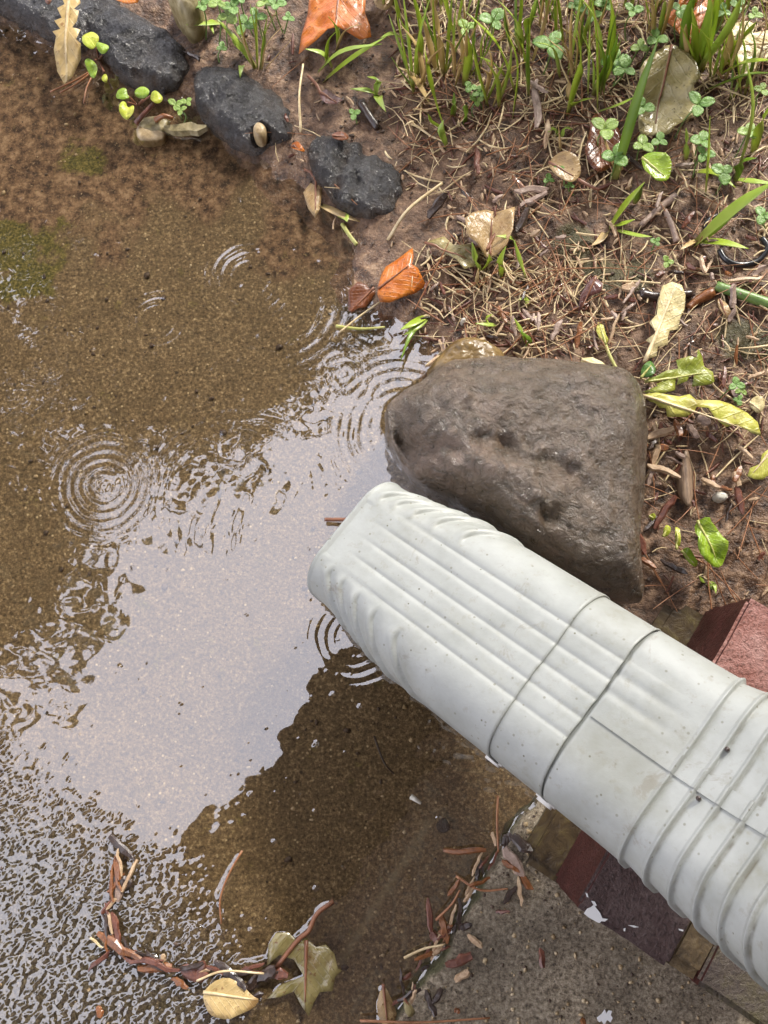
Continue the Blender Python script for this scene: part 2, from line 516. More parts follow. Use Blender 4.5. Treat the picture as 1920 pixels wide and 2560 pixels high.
# leaves: colour by noise, veins and spots from the leaf's own coordinates (u along, v across)
def leaf_mat(name, a, b, spot=None, vein=None, rough=.48, trans=.2, edge=None, coat=.06, vamt=.5, blister=.5, nscale=90):
    s = NT(name)
    uv = s.n('ShaderNodeUVMap'); sp = s.n('ShaderNodeSeparateXYZ'); s.l(uv.outputs[0], sp.inputs[0])
    u, v = sp.outputs[0], s.math('ABSOLUTE', sp.outputs[1])
    n1 = s.noise(nscale, 4, .6); n2 = s.noise(nscale * 4, 4, .65)
    c = s.ramp(n1, [(.35, a), (.65, b)])
    w = s.math('FRACT', s.math('SUBTRACT', s.math('MULTIPLY', u, 7.0), s.math('MULTIPLY', v, 8.0)))
    w = s.math('ABSOLUTE', s.math('SUBTRACT', w, .5))
    vm = s.ramp(w, [(0.0, 1.0), (.10, 0.0)])
    mid = s.ramp(v, [(.006, 1.0), (.022, 0.0)])
    vm = s.math('MAXIMUM', s.math('MULTIPLY', vm, .6), mid)
    c = s.mix(s.math('MULTIPLY', vm, vamt), c, vein or tuple(min(1, x * 1.6) for x in b))
    if spot:
        c = s.mix(s.ramp(n2, [(.60, 0.0), (.68, .85)]), c, spot)
        c = s.mix(s.ramp(s.noise(nscale * .6, 3), [(.6, 0.0), (.72, .7)]), c, spot)
    nb = s.bump(vm, .35, .0012, s.bump(n1, blister, .003))
    return s.bsdf(c, rough, nb, .5, coat=coat, coat_rough=.1, trans=trans)
M['l_orange'] = leaf_mat('orange_leaf', (.46, .11, .010), (.58, .19, .025), (.16, .035, .008), (.30, .08, .02), .4, .12, coat=.15)
M['l_rust'] = leaf_mat('rust_leaf', (.12, .035, .010), (.22, .07, .02), (.05, .014, .006), rough=.3, trans=.1, coat=.4)
M['l_maroon'] = leaf_mat('maroon_leaf', (.085, .030, .024), (.16, .075, .06), rough=.3, trans=.1, coat=.4)
M['l_olive'] = leaf_mat('olive_tan_leaf', (.24, .19, .06), (.40, .33, .15), (.09, .07, .02), (.42, .36, .2), .35, .12, coat=.25, blister=.8)
M['l_tan'] = leaf_mat('tan_leaf', (.30, .19, .08), (.45, .31, .15), (.15, .07, .02), rough=.35, trans=.12)
M['l_buff'] = leaf_mat('buff_leaf', (.52, .36, .13), (.68, .50, .22), (.30, .15, .05), (.72, .60, .35), .45, .15, coat=.1)
M['l_cream'] = leaf_mat('cream_leaf', (.58, .47, .20), (.72, .62, .33), (.30, .20, .08), (.78, .70, .48), .45, .15, coat=.1, nscale=160)
M['l_yellow'] = leaf_mat('yellow_leaf', (.45, .45, .055), (.60, .56, .12), (.30, .24, .05), (.66, .62, .25), .4, .25)
M['l_ygreen'] = leaf_mat('yellow_green_leaf', (.20, .25, .024), (.36, .38, .06), None, (.46, .46, .16), .35, .25)
M['l_green'] = leaf_mat('green_leaf', (.055, .14, .016), (.10, .22, .03), None, (.2, .32, .08), .35, .25)
M['l_lime'] = leaf_mat('lime_leaf', (.22, .36, .018), (.36, .50, .045), None, (.48, .60, .12), .3, .3)
M['l_limey'] = leaf_mat('lime_yellow_leaf', (.42, .50, .03), (.58, .60, .08), (.25, .25, .03), None, .3, .3)
M['l_sub'] = leaf_mat('sunken_leaf', (.17, .14, .05), (.27, .22, .09), (.12, .045, .015), (.15, .11, .05), .2, .05, coat=.7)
M['clover'] = leaf_mat('clover_leaflet', (.15, .30, .05), (.26, .42, .11), None, (.32, .46, .2), .35, .25, nscale=300)
M['clover_y'] = leaf_mat('clover_leaflet_pale', (.22, .36, .05), (.34, .46, .11), None, (.45, .55, .22), .35, .25, nscale=300)
def blade_mat(name, a, b, rough=.35, trans=.25, st=(60, 60, 8)):
    s = NT(name)
    uv = s.n('ShaderNodeUVMap'); sp = s.n('ShaderNodeSeparateXYZ'); s.l(uv.outputs[0], sp.inputs[0])
    n = s.noise(40, 4)
    c = s.ramp(n, [(.3, a), (.7, b)])
    c = s.mix(s.ramp(sp.outputs[0], [(0.0, .9), (.22, 0.0)]), c, (.36, .32, .10))
    r = s.math('FRACT', s.math('MULTIPLY', sp.outputs[1], 3.0))
    return s.bsdf(c, rough, s.bump(r, .25, .0006), .5, coat=.25, coat_rough=.15, trans=trans)
M['g_green'] = blade_mat('grass_green', (.28, .40, .022), (.43, .54, .06))
M['g_dark'] = blade_mat('grass_dark', (.13, .24, .018), (.22, .34, .035))
M['g_light'] = blade_mat('grass_light', (.30, .44, .045), (.44, .55, .11))
M['g_straw'] = blade_mat('grass_straw', (.46, .31, .11), (.68, .50, .25), .45, .15)
def plain(name, a, b, rough=.5, scale=150, stretch=None, bump=.5, coat=0):
    s = NT(name); n = s.noise(scale, 4, .65, stretch=stretch)
    return s.bsdf(s.ramp(n, [(.3, a), (.7, b)]), rough, s.bump(n, bump, .0012), .5, coat=coat)
M['straw'] = plain('dry_straw', (.46, .33, .16), (.80, .66, .40), .5)
M['needle'] = plain('pine_needle', (.20, .075, .03), (.38, .18, .08), .4)
M['chip_tan'] = plain('chip_tan', (.32, .19, .10), (.58, .43, .27), .5, 300)
M['chip_grey'] = plain('chip_grey', (.20, .135, .10), (.40, .29, .23), .5, 300)
M['chip_red'] = plain('chip_red', (.085, .028, .018), (.19, .07, .04), .35, 300, coat=.2)
M['chip_orange'] = plain('chip_orange', (.13, .042, .012), (.28, .11, .035), .35, 300, coat=.2)
M['chip_dark'] = plain('chip_dark', (.022, .013, .010), (.065, .040, .028), .3, 300, coat=.3)
M['bract'] = plain('striped_bract', (.09, .055, .04), (.36, .25, .16), .45, 700, (1, .06, 1))
M['stem_y'] = plain('yellow_stem', (.30, .30, .06), (.5, .48, .16), .4)
M['stem_g'] = plain('green_stem', (.10, .18, .04), (.2, .3, .09), .4)
M['stem_r'] = plain('red_brown_stem', (.14, .05, .025), (.27, .12, .06), .4)
M['crumb'] = plain('soil_crumb', (.03, .018, .011), (.11, .068, .042), .5, 300)

# ------------------------------------------------------------------ setting: ground sheets, bed, soil, raised slab, water
v, f, X, Y = gridmesh(axis(-2, 2, 1.0, 60, 1.3), axis(-2, 2, 1.0, 60, 1.3), lambda x, y: -.06 + 0 * x)
tag(link('ground', npmesh('ground', v, f), M['outer']), kind='structure')

xs, ys = axis(-.32, .24, .003, 2.2), axis(-.24, .50, .003, 2.2)
v, f, X, Y = gridmesh(xs, ys, bedH)
me = npmesh('concrete_path', v, f)
wob = .05 * fbm(X, Y, .09, 40, 4)
Xa, Ya = X + .012 * fbm(X, Y, .03, 44, 3), Y + .012 * fbm(X, Y, .03, 45, 3)
tl = np.array(at2((430, 700)))
mudline = np.array([at2((-200, 640)), at2((300, 610)), at2((620, 560)), at2((800, 780)), at2((1000, 800)), at2((1010, 700))])
mudP = np.vstack([mudline, [(.3, 1.0), (-1.5, 1.0)]])
mudv = sstep(-.03, .05, sdist(X, Y, mudP) + wob)
a1, a2, a3 = at2((50, 690)), at2((195, 365)), at2((30, 600))
alg = np.maximum.reduce([1 - sstep(.010, .034, np.hypot(Xa - a1[0], (Ya - a1[1]) * 1.3)), .8 * (1 - sstep(.004, .02, np.hypot(Xa - a2[0], Ya - a2[1]))),
                         1 - sstep(.01, .03, np.hypot(Xa - a3[0], Ya - a3[1]))])
attr(me, 'mud', mudv); attr(me, 'algae', alg)
attr(me, 'grey', sstep(-.01, .06, filmD(X, Y)))
pa, pb = np.array(at2((1075, 2050), -.007)), np.array(at2((845, 2420), -.004))
e = (pb - pa) / np.linalg.norm(pb - pa)
dl = np.abs((X - pa[0]) * -e[1] + (Y - pa[1]) * e[0]); tl_ = (X - pa[0]) * e[0] + (Y - pa[1]) * e[1]
attr(me, 'scratch', (1 - sstep(.0005, .0035, dl)) * (tl_ > 0) * (tl_ < np.linalg.norm(pb - pa)))
tag(link('concrete_path', me, M['bed']), kind='structure')

xs, ys = axis(-.32, .30, .0022, 2.4), axis(-.16, .52, .0022, 2.4)
v, f, X, Y = gridmesh(xs, ys, soilH)
me = npmesh('soil', v, f)
m1, m2, m3 = at2((1560, 720)), at2((1480, 720)), at2((1900, 900))
mo = np.maximum.reduce([1 - sstep(.006, .022, np.hypot(X - m[0], Y - m[1])) for m in (m1, m2, m3, at2((1420, 640)), at2((1820, 880)))])
attr(me, 'moss', mo); attr(me, 'wet', 1 - sstep(.006, .03, sdist(X, Y, LAND) + .01 * fbm(X, Y, .02, 77, 2)))
tag(link('soil', me, M['soil']), kind='structure')

# raised slab, a thick sheet with worn edges
def slabH(x, y):
    d = sdist(x, y, SLAB2) + .0012 * fbm(x, y, .012, 55, 3)
    t = np.clip(d / .006, 0, 1)
    h = -.02 + .0255 * np.sqrt(1 - (1 - t) ** 2)
    return np.where(d > 0, h + .0006 * fbm(x, y, .03, 56, 2), -.02 + np.maximum(d, -.01))
xs, ys = axis(-.01, .26, .0015, 1.2), axis(-.22, .03, .0015, .6)
v, f, X, Y = gridmesh(xs, ys, slabH)
keep = (slabH(X, Y).ravel() > -.0295)
f = f[keep[f].all(1)]
me = npmesh('concrete_slab', v, f)
attr(me, 'edge', 1 - sstep(.0005, .008, sdist(X, Y, SLAB2) + .004 * fbm(X, Y, .02, 57, 3)))
tag(link('concrete_slab', me, M['slab']), kind='structure')
SLAB_Z = .0056

# ------------------------------------------------------------------ outlines that also shape the water
ROCK_PX = [(962, 1030), (985, 1000), (1060, 950), (1110, 915), (1200, 905), (1330, 908), (1480, 918), (1560, 935), (1600, 990),
           (1612, 1060), (1608, 1200), (1590, 1340), (1604, 1460), (1590, 1520), (1480, 1490), (1300, 1390), (1150, 1270), (1040, 1215), (980, 1130), (960, 1080)]
STONES_PX = [
    [(-80, -60), (60, -80), (290, -60), (320, 10), (290, 70), (200, 125), (120, 85), (20, 30), (-70, 0)],
    [(222, 25), (290, 5), (365, 55), (435, 100), (478, 145), (468, 190), (425, 218), (370, 222), (300, 192), (262, 150), (222, 95)],
    [(490, 175), (560, 165), (640, 195), (718, 250), (748, 305), (735, 345), (690, 368), (620, 378), (560, 345), (500, 290), (478, 230)],
    [(775, 352), (830, 340), (900, 352), (962, 392), (1005, 440), (1012, 500), (972, 545), (900, 548), (840, 512), (792, 452), (768, 400)]]
MAPLE_PX = [(760, 2440), (735, 2400), (700, 2385), (668, 2412), (672, 2360), (690, 2332), (722, 2330), (742, 2352), (765, 2345), (790, 2368), (815, 2360),
            (836, 2385), (845, 2420), (855, 2425), (838, 2442), (832, 2475), (800, 2480), (785, 2505), (772, 2540), (752, 2512), (735, 2478), (700, 2490),
            (668, 2495), (700, 2462)]
OVAL_PX = [(505, 2485), (530, 2455), (565, 2440), (600, 2455), (632, 2490), (650, 2498), (635, 2520), (600, 2535), (570, 2548), (535, 2542), (515, 2520)]
SUNK = [MAPLE_PX, OVAL_PX,
        [(800, 440), (812, 470), (800, 520), (790, 545), (770, 520), (752, 480), (775, 455)],
        [(945, 2470), (965, 2455), (995, 2540), (985, 2575), (940, 2570)]]

# water sheet: rain rings, meniscus, and a film over the grains where the path rises out of the puddle
def gblur(A, s):
    k = int(3 * s + 1); w = np.exp(-np.arange(-k, k + 1) ** 2 / (2 * s * s)); w /= w.sum()
    P = np.pad(A, ((k, k), (0, 0)), 'edge'); B = sum(w[i] * P[i:i + A.shape[0]] for i in range(2 * k + 1))
    P = np.pad(B, ((0, 0), (k, k)), 'edge'); return sum(w[i] * P[:, i:i + A.shape[1]] for i in range(2 * k + 1))
xs = axis(-.30, .14, .0007, .75)
ys = np.concatenate([axis(-.21, .04, .0006, .85)[:-1]]); ys = ys[ys <= .04]
ys = np.concatenate([ys, ys[-1] + np.arange(1, 500) * .0009]); st_ = .0009
while ys[-1] < .85:
    st_ *= 1.35; ys = np.append(ys, ys[-1] + st_)
X, Y = np.meshgrid(xs, ys)
RINGS = [((258, 1215), .018, .018, .00020, .0050), ((620, 690), .017, .020, .00034, .0052), ((390, 800), .014, .016, .00026, .0046), ((890, 1590), .018, .016, .00013, .0052),
         ((1010, 1080), .030, .024, .00013, .0058), ((860, 940), .014, .018, .00005, .0052), ((110, 900), .012, .015, .00007, .0046), ((600, 1260), .050, .02, .00004, .007),
         ((520, 1010), .006, .012, .00004, .004), ((60, 640), .008, .014, .00007, .0045), ((930, 1380), .075, .055, .00016, .017), ((700, 760), .03, .03, .00008, .007)]
W = .00022 * vnoise(X, Y, .05, 60) + .00008 * vnoise(X, Y, .019, 61)
agit = 1 - sstep(-.02, .05, sdist(X, Y, poly([(150, 1300), (480, 1190), (760, 1250), (960, 1400), (960, 1750), (700, 2050), (480, 2200), (100, 1900)])))
W = W + agit * (.000018 * vnoise(X * 1.0, Y * 1.6, .0075, 62) + .000035 * vnoise(X, Y, .015, 63))
for (p, r0, sp, A, lam) in RINGS:
    cx, cy = at2(p)
    dx, dy = X - cx, Y - cy
    r = np.hypot(dx, dy) + .0011 * vnoise(X, Y, .022, int(p[0])) + .0004 * vnoise(X, Y, .008, int(p[1]))
    ang = np.arctan2(dy, dx)
    mod = .55 + .45 * np.sin(ang * 2 + p[0]) * np.cos(ang + p[1])
    W = W + A * np.exp(-((r - r0) / (sp * .55)) ** 2) * np.sin(2 * math.pi * r / lam) * (.15 + .85 * np.abs(mod)) * (.55 + .6 * vnoise(X, Y, .018, int(p[0]) + 3))
rng = np.random.default_rng(3)
F = filmD(X, Y)
g = gblur(rng.standard_normal(X.shape), 1.1); g /= g.std()
g2 = gblur(rng.standard_normal(X.shape), 2.3); g2 /= g2.std()
gg = .95 * g + .3 * g2
thr = 2.6 - 3.1 * sstep(-.012, .024, F) - .7 * sstep(.03, .09, F)
dome = np.log1p(np.exp(np.clip((gg - thr) / .25, -30, 30))) * .25
W = W * (1 - sstep(-.005, .02, F)) + dome * .00032 * (1 - .35 * sstep(.03, .10, F))
SH = soilH(X, Y)
land = (SH > .0012) | (sdist(X, Y, SLAB2) > .0024)
for q in STONES_PX + [ROCK_PX]:
    land |= sd_near(X, Y, poly(q)) > 0
menis = gblur(land.astype(float), 1.5)
fl = np.zeros(X.shape)
for q in SUNK:
    fl = np.maximum(fl, sd_near(X, Y, poly(q, .001)) > .0008)
def chain(pts, rad):
    P = np.array([at2(p) for p in pts]); d = np.full(X.shape, 9.)
    for a, b in zip(P[:-1], P[1:]):
        ee = b - a; t = np.clip(((X - a[0]) * ee[0] + (Y - a[1]) * ee[1]) / (ee @ ee), 0, 1)
        d = np.minimum(d, np.hypot(X - a[0] - t * ee[0], Y - a[1] - t * ee[1]))
    return d < rad + .0008 * vnoise(X, Y, .005, 70)
ARC = [(285, 2100), (290, 2190), (262, 2290), (275, 2335), (340, 2385), (430, 2412), (520, 2418), (600, 2415), (660, 2400)]
fl = np.maximum(fl, chain(ARC, .0014))
fl = np.maximum(fl, chain([(665, 2400), (760, 2330), (775, 2320), (795, 2280), (832, 2255)], .0008))
fl = np.maximum(fl, chain([(548, 2350), (550, 2230), (605, 2130)], .0004))
menf = gblur(fl, 1.3)
W = W + (.0011 * menis + .0008 * menf) * (.6 + .4 * np.clip(.5 + vnoise(X, Y, .006, 71) + .6 * vnoise(X, Y, .0025, 72), 0, 1.3))
nx, ny = len(xs), len(ys)
v = np.stack([X.ravel(), Y.ravel(), W.ravel()], 1)
i = (np.arange(ny - 1)[:, None] * nx + np.arange(nx - 1)[None, :]).ravel()
f = np.stack([i, i + 1, i + 1 + nx, i + nx], 1)
deep = gblur((land & (SH > .004)).astype(float), 2).ravel() > .995
f = f[~deep[f].all(1)]
tag(link('puddle_water', npmesh('puddle_water', v, f), M['water']), 'shallow rain puddle with drop rings mirroring the pale sky', kind='structure')

# ------------------------------------------------------------------ downspout
AX = Vector((.781, -.625, 0)).normalized()           # away from the outlet, towards the house
SIDE = Vector((-AX.y, AX.x, 0)) * 1.0                # to the right of that way as the picture sees it
UP0 = Vector((0, 0, 1))
TOP0 = at(858, 1312, .056)
SL = R(26)
def pipe_frame(sd_):
    """top-centre point, direction and up vector at length sd_ along the pipe"""
    d0 = (AX * math.cos(SL) + UP0 * math.sin(SL)); u0 = (-AX * math.sin(SL) + UP0 * math.cos(SL))
    SB = .181
    if sd_ <= SB:
        return TOP0 + d0 * sd_, d0, u0
    p = TOP0 + d0 * SB
    k = (math.pi / 2 - SL); Rt = .098
    L = Rt * k
    a = min((sd_ - SB) / Rt, k)
    cen = p + u0 * Rt
    q = cen + (-u0 * math.cos(a) + d0 * math.sin(a)) * Rt
    d = d0 * math.cos(a) + u0 * math.sin(a); u = -d0 * math.sin(a) + u0 * math.cos(a)
    if sd_ - SB > L: q = q + d * (sd_ - SB - L)
    return q, d, u
def section(w, h, rc, n_top=64, n_c=10, n_s=8, n_b=20):
    """closed outline of a rounded rectangle, top centre at (0, 0): list of (u, z, nu, nz, is_top)"""
    pts = []
    a = w / 2 - rc
    for i in range(n_top + 1):
        pts.append((-a + 2 * a * i / n_top, 0, 0, 1, 1))
    for i in range(1, n_c + 1):
        t = math.pi / 2 * i / n_c
        pts.append((a + rc * math.sin(t), -rc + rc * math.cos(t), math.sin(t), math.cos(t), 0))
    for i in range(1, n_s):
        pts.append((w / 2, -rc - (h - 2 * rc) * i / n_s, 1, 0, 0))
    for i in range(0, n_c + 1):
        t = math.pi / 2 * i / n_c
        pts.append((a + rc * math.cos(t), -h + rc - rc * math.sin(t), math.cos(t), -math.sin(t), 0))
    for i in range(1, n_b):
        pts.append((a - 2 * a * i / n_b, -h, 0, -1, 0))
    for i in range(0, n_c + 1):
        t = math.pi / 2 * i / n_c
        pts.append((-a - rc * math.sin(t), -h + rc - rc * math.cos(t), -math.sin(t), -math.cos(t), 0))
    for i in range(1, n_s):
        pts.append((-w / 2, -h + rc + (h - 2 * rc) * i / n_s, -1, 0, 0))
    for i in range(0, n_c):
        t = math.pi / 2 * (1 - i / n_c)
        pts.append((-a - rc * math.sin(t), -rc + rc * math.cos(t), -math.sin(t), math.cos(t), 0))
    return pts
def groove(u, cen, dep, sg):
    return -sum(dep * math.exp(-((u - c) / sg) ** 2) for c in cen)
PW, PH = .0815, .058
def sweep(srange, wf, hf, off, grooves, extra=None, jag=None, nc=10):
    V, D, G, n = [], [], [], 0
    for si, sv in enumerate(srange):
        sec = section(wf(sv), hf(sv), min(.021, hf(sv) * .42), n_c=nc)
        n = len(sec)
        for (u, z, nu, nz, top) in sec:
            s2 = sv + (jag(u, sv) if jag else 0)
            p, d, up = pipe_frame(s2)
            o = off(sv)
            gv = groove(u, grooves[0], grooves[1] * (grooves[3](sv) if len(grooves) > 3 else 1), grooves[2]) if nz > .9 else 0
            if extra: o = o + extra(sv, u, z, nu, nz)
            p = p + SIDE * (u + nu * o) + up * (z + nz * o + gv)
            V.append(p)
    Fc = []
    for i in range(len(srange) - 1):
        for k in range(n):
            Fc.append((i * n + k, i * n + (k + 1) % n, (i + 1) * n + (k + 1) % n, (i + 1) * n + k))
    return V, Fc, n
pipe = thing('downspout', 'pale grey ribbed metal downspout elbow draining over the puddle', 'downspout', tuple(at(884, 1330, 0)))
def taper(a, b, L): return lambda sv: a + (b - a) * float(sstep(0, L, sv))
wf, hf = taper(.067, PW + .0014, .062), taper(.042, PH, .062)
CR = [.004, .013, .024, .037, .053]
def crimp(sv, u, z, nu, nz):
    if sv < .0019: return .0007 * math.sin(math.pi * min(1, sv / .0018 + .25))
    if sv > .085 or nz < -.6: return 0
    k = abs(nu)
    if k < .02 and abs(u) < .018: return -.0006 * math.exp(-((sv - .004) / .004) ** 2)
    o = 0
    lat = abs(u) / (wf(sv) / 2)
    down = max(0, -z) / .03
    for ci, c0 in enumerate(CR):
        c0 = c0 + (.0035 if u < 0 else 0)
        sc = c0 + .011 * k * k + .012 * down + .10 * max(0, .74 - lat) ** 2
        fade = float(sstep(.52, .70, lat)) * (1 - float(sstep(.55, 1.1, down)))
        dd = sv - sc
        if -.004 < dd <= 0: o += .0012 * fade * (dd + .004) / .004
        elif 0 < dd < .0018: o += fade * (.0012 - .0022 * dd / .0018)
        elif .0018 <= dd < .010: o -= .0010 * fade * (1 - (dd - .0018) / .0082)
    return o
sr = list(np.arange(0, .0951, .0006)) + list(np.arange(.098, .1205, .003)) + [.1205]
V, Fc, n = sweep(sr, wf, hf, lambda sv: .0004 + (.0003 if sv > .1185 else 0), ([-.0185, -.0092, .0002, .0096, .019], .00075, .0013, lambda sv: float(sstep(.008, .035, sv))), crimp, nc=26,
                 jag=lambda u, sv: .00022 * math.sin(u * 190) * float(sstep(.115, .1205, sv)))
def setdirt(o, dv, gv):
    attr(o.data, 'dirt', dv); attr(o.data, 'grime', gv)
outlet = o = obj('outlet_pipe', V, Fc, M['alu'], pipe); setdirt(o, np.full(len(V), .15), np.zeros(len(V))); solid(o, .0008, -1)
sr = list(np.arange(.112, .1471, .0015))
V, Fc, n = sweep(sr, lambda sv: PW + .0014, lambda sv: PH, lambda sv: -.0002 + (.0004 if sv > .1455 else 0), ([-.0185, -.0092, .0002, .0096, .019], .0007, .0014), None,
                 jag=lambda u, sv: (.00025 * math.sin(u * 150 + 1) + .0001 * math.sin(u * 410)) * float(sstep(.142, .147, sv)))
o = obj('sleeve', V, Fc, M['alu'], pipe); setdirt(o, np.full(len(V), .25), np.zeros(len(V))); solid(o, .0008, -1)
# elbow with its overlapping pleats
PLE = [.1835 + .0094 * k for k in range(18)]
def ploff(sv):
    if sv < .1475: return -.0009
    o = .0002
    for c in PLE:
        dd = sv - c
        if -.0015 < dd <= 0: o += .0010 * math.sin(math.pi / 2 * (dd + .0015) / .0015)
        elif 0 < dd < .0006: o += .0010 - .0022 * dd / .0006
        elif .0006 <= dd < .0078: o -= .0012 * (1 - (dd - .0006) / .0072)
    return o
sr = [.140, .1474, .1476] + list(np.arange(.149, .1785, .0015)) + list(np.arange(.1785, .290, .0004)) + list(np.arange(.290, .3461, .002))
def eh(sv): return PH + .0
def egro(sv): return 1 - float(sstep(.160, .182, sv))
V, Fc, n = sweep(sr, lambda sv: PW + .0022 + .006 * float(sstep(.165, .25, sv)), eh, ploff, ([.0055, .0135, .0215], .0006, .0018, egro), None,
                 jag=lambda u, sv: .0005 * math.sin(u * 70 + .8) * float(sstep(.176, .186, sv)) * .8)
elbow = o = obj('elbow', V, Fc, M['alu'], pipe)
sv_ = np.repeat(np.array(sr), n)
dirt = sstep(.185, .25, sv_) * 1.0 + .2
gr = np.zeros(len(sv_))
for c in PLE[1:]:
    gr = np.maximum(gr, np.exp(-((sv_ - c - .0009) / .0006) ** 2) * (.45 + .5 * sstep(.195, .23, sv_)))
V_ = np.array(V)
gr = gr * sstep(-.5, .25, vnoise(V_[:, 0] * 3 + V_[:, 2], V_[:, 1] * 3, .02, 81))
setdirt(o, dirt, gr)
# standing part of the downspout up the wall, above the picture
V, Fc, n = sweep([.340, .36, .8, 1.6, 2.72], lambda sv: PW + .004, lambda sv: PH, lambda sv: -.0012, ([-.018, 0, .018], .0015, .003), None)
o = obj('upright_pipe', V, Fc, M['alu'], pipe); setdirt(o, np.full(len(V), .4), np.zeros(len(V)))
# lapped seam strip along the elbow top
def strip(s0, s1, u0, u1, lift, nst):
    V, Fc = [], []
    for i in range(nst + 1):
        sv = s0 + (s1 - s0) * i / nst
        p, d, up = pipe_frame(sv)
        o = ploff(sv) + lift
        for (u, oo) in ((u0, -.0012), (u0, o), (u1, o), (u1, -.0012)):
            V.append(p + SIDE * u + up * oo)
    for i in range(nst):
        for k in range(3):
            Fc.append((i * 4 + k, i * 4 + k + 1, i * 4 + k + 5, i * 4 + k + 4))
    return V, Fc
V, Fc = strip(.1485, .330, -.0065, .0010, .0006, 330)
o = obj('seam_strip', V, Fc, M['alu'], elbow, smooth=False); setdirt(o, np.full(len(V), .5), np.zeros(len(V)))
for sv, uu in ((.117, -1), (.145, -1)):
    p, d, up = pipe_frame(sv)
    c = p - SIDE * (PW / 2 + .0006) - up * .036
    bm = bmesh.new()
    bmesh.ops.create_cube(bm, size=1, matrix=Matrix.Translation(c) @ Matrix((( *d, ), ( *SIDE, ), ( *up, ))).transposed().to_4x4() @ Matrix.Diagonal((.009, .005, .007, 1)))
    bmesh.ops.bevel(bm, geom=list(bm.edges), offset=.0012, segments=2, affect='EDGES')
    obj('clip', [q.co for q in bm.verts], [[q.index for q in fc.verts] for fc in bm.faces], M['clip'], outlet)
    bm.free()
# two short drying streaks: screw heads on the elbow
for sv, uu in ((.1958, -.0085), (.1945, .012)):
    p, d, up = pipe_frame(sv)
    c = p + SIDE * uu + up * .0008
    v, f = tube([c - up * .001, c + up * .0006, c + up * .0012], [.0009, .0009, .0005], 10)
    obj('screw_head', v, f, M['chip_dark'], elbow)

# ------------------------------------------------------------------ rocks
def blob(name, px, z_out, top, m, label, cat='stone', group=None, n_r=60, bottom=-.012, flat=.55, disp=.003, dscale=.03, seed=0, hfun=None, smooth=2, attrs=True, sharp=2.2, rough=.0002, ridge=0.0):
    P = smooth_poly(poly(px, z_out), smooth)
    P = P + .0011 * np.stack([vnoise(P[:, 0], P[:, 1], .012, seed + 30), vnoise(P[:, 0], P[:, 1], .012, seed + 31)], 1) * min(1, np.ptp(P[:, 0]) / .04)
    if len(P) < 60:
        P = np.array([P[i // 3] + (P[(i // 3 + 1) % len(P)] - P[i // 3]) * (i % 3) / 3 for i in range(3 * len(P))])
    nA = len(P)
    if nA > 300: P = P[::2]; nA = len(P)
    c = P.mean(0)
    V, Fc = [], []
    ts = [0] + list(np.linspace(.04, 1, n_r))
    for t in ts:                                        # t 0 centre of the top .. 1 rim .. then the skirt
        for k in range(nA):
            q = c + (P[k] - c) * t
            z = z_out + (top - z_out) * (1 - t ** (sharp / flat)) ** (1 / 1.6) if t < 1 else z_out
            V.append([q[0], q[1], z])
    rim = len(ts)
    for (sc, zz) in ((.985, z_out * .5 + bottom * .5), (.95, bottom)):
        for k in range(nA):
            q = c + (P[k] - c) * sc
            V.append([q[0], q[1], zz])
    rows = rim + 2
    V = np.array(V)
    dz = disp * fbm(V[:, 0], V[:, 1], dscale, seed, 4) + disp * .25 * fbm(V[:, 0], V[:, 1], dscale * .18, seed + 5, 3) + rough * fbm(V[:, 0], V[:, 1], .0042, seed + 6, 3)
    dz = dz + ridge * (.5 - 2 * np.abs(fbm(V[:, 0], V[:, 1], .018, seed + 8, 3)))
    tt = np.repeat(np.array(ts + [1.02, 1.05]), nA)
    V[:, 2] += dz * (1 - .6 * sstep(.93, 1.0, tt))
    if hfun is not None: V[:, 2] += hfun(V[:, 0], V[:, 1]) * (1 - sstep(.9, 1.0, tt))
    V[:, 2] = np.where(tt >= 1.04, bottom, V[:, 2])
    rad = V[:, :2] - c
    rl = np.maximum(np.hypot(rad[:, 0], rad[:, 1]), 1e-6)[:, None]
    V[:, :2] += rad / rl * (disp * .5 * fbm(V[:, 0] + V[:, 2] * .7, V[:, 1], dscale * .35, seed + 9, 3))[:, None] * sstep(.7, 1, tt)[:, None]
    for i in range(rows - 1):
        for k in range(nA):
            Fc.append((i * nA + k, (i + 1) * nA + k, (i + 1) * nA + (k + 1) % nA, i * nA + (k + 1) % nA))
    o = obj(name, V, Fc, m)
    if attrs:
        w = o.data
        attr(w, 'mud', np.clip(1 - sstep(.0, .013, V[:, 2] - .002 + .004 * fbm(V[:, 0], V[:, 1], .01, 5, 3)), 0, 1))
    if label: tag(o, label, cat, group)
    return o
def half(x, y, p, q, z=.05):
    a_, b_ = np.array(at2(p, z)), np.array(at2(q, z)); d_ = (b_ - a_) / np.linalg.norm(b_ - a_)
    return (x - a_[0]) * -d_[1] + (y - a_[1]) * d_[0]            # positive to the left of p -> q
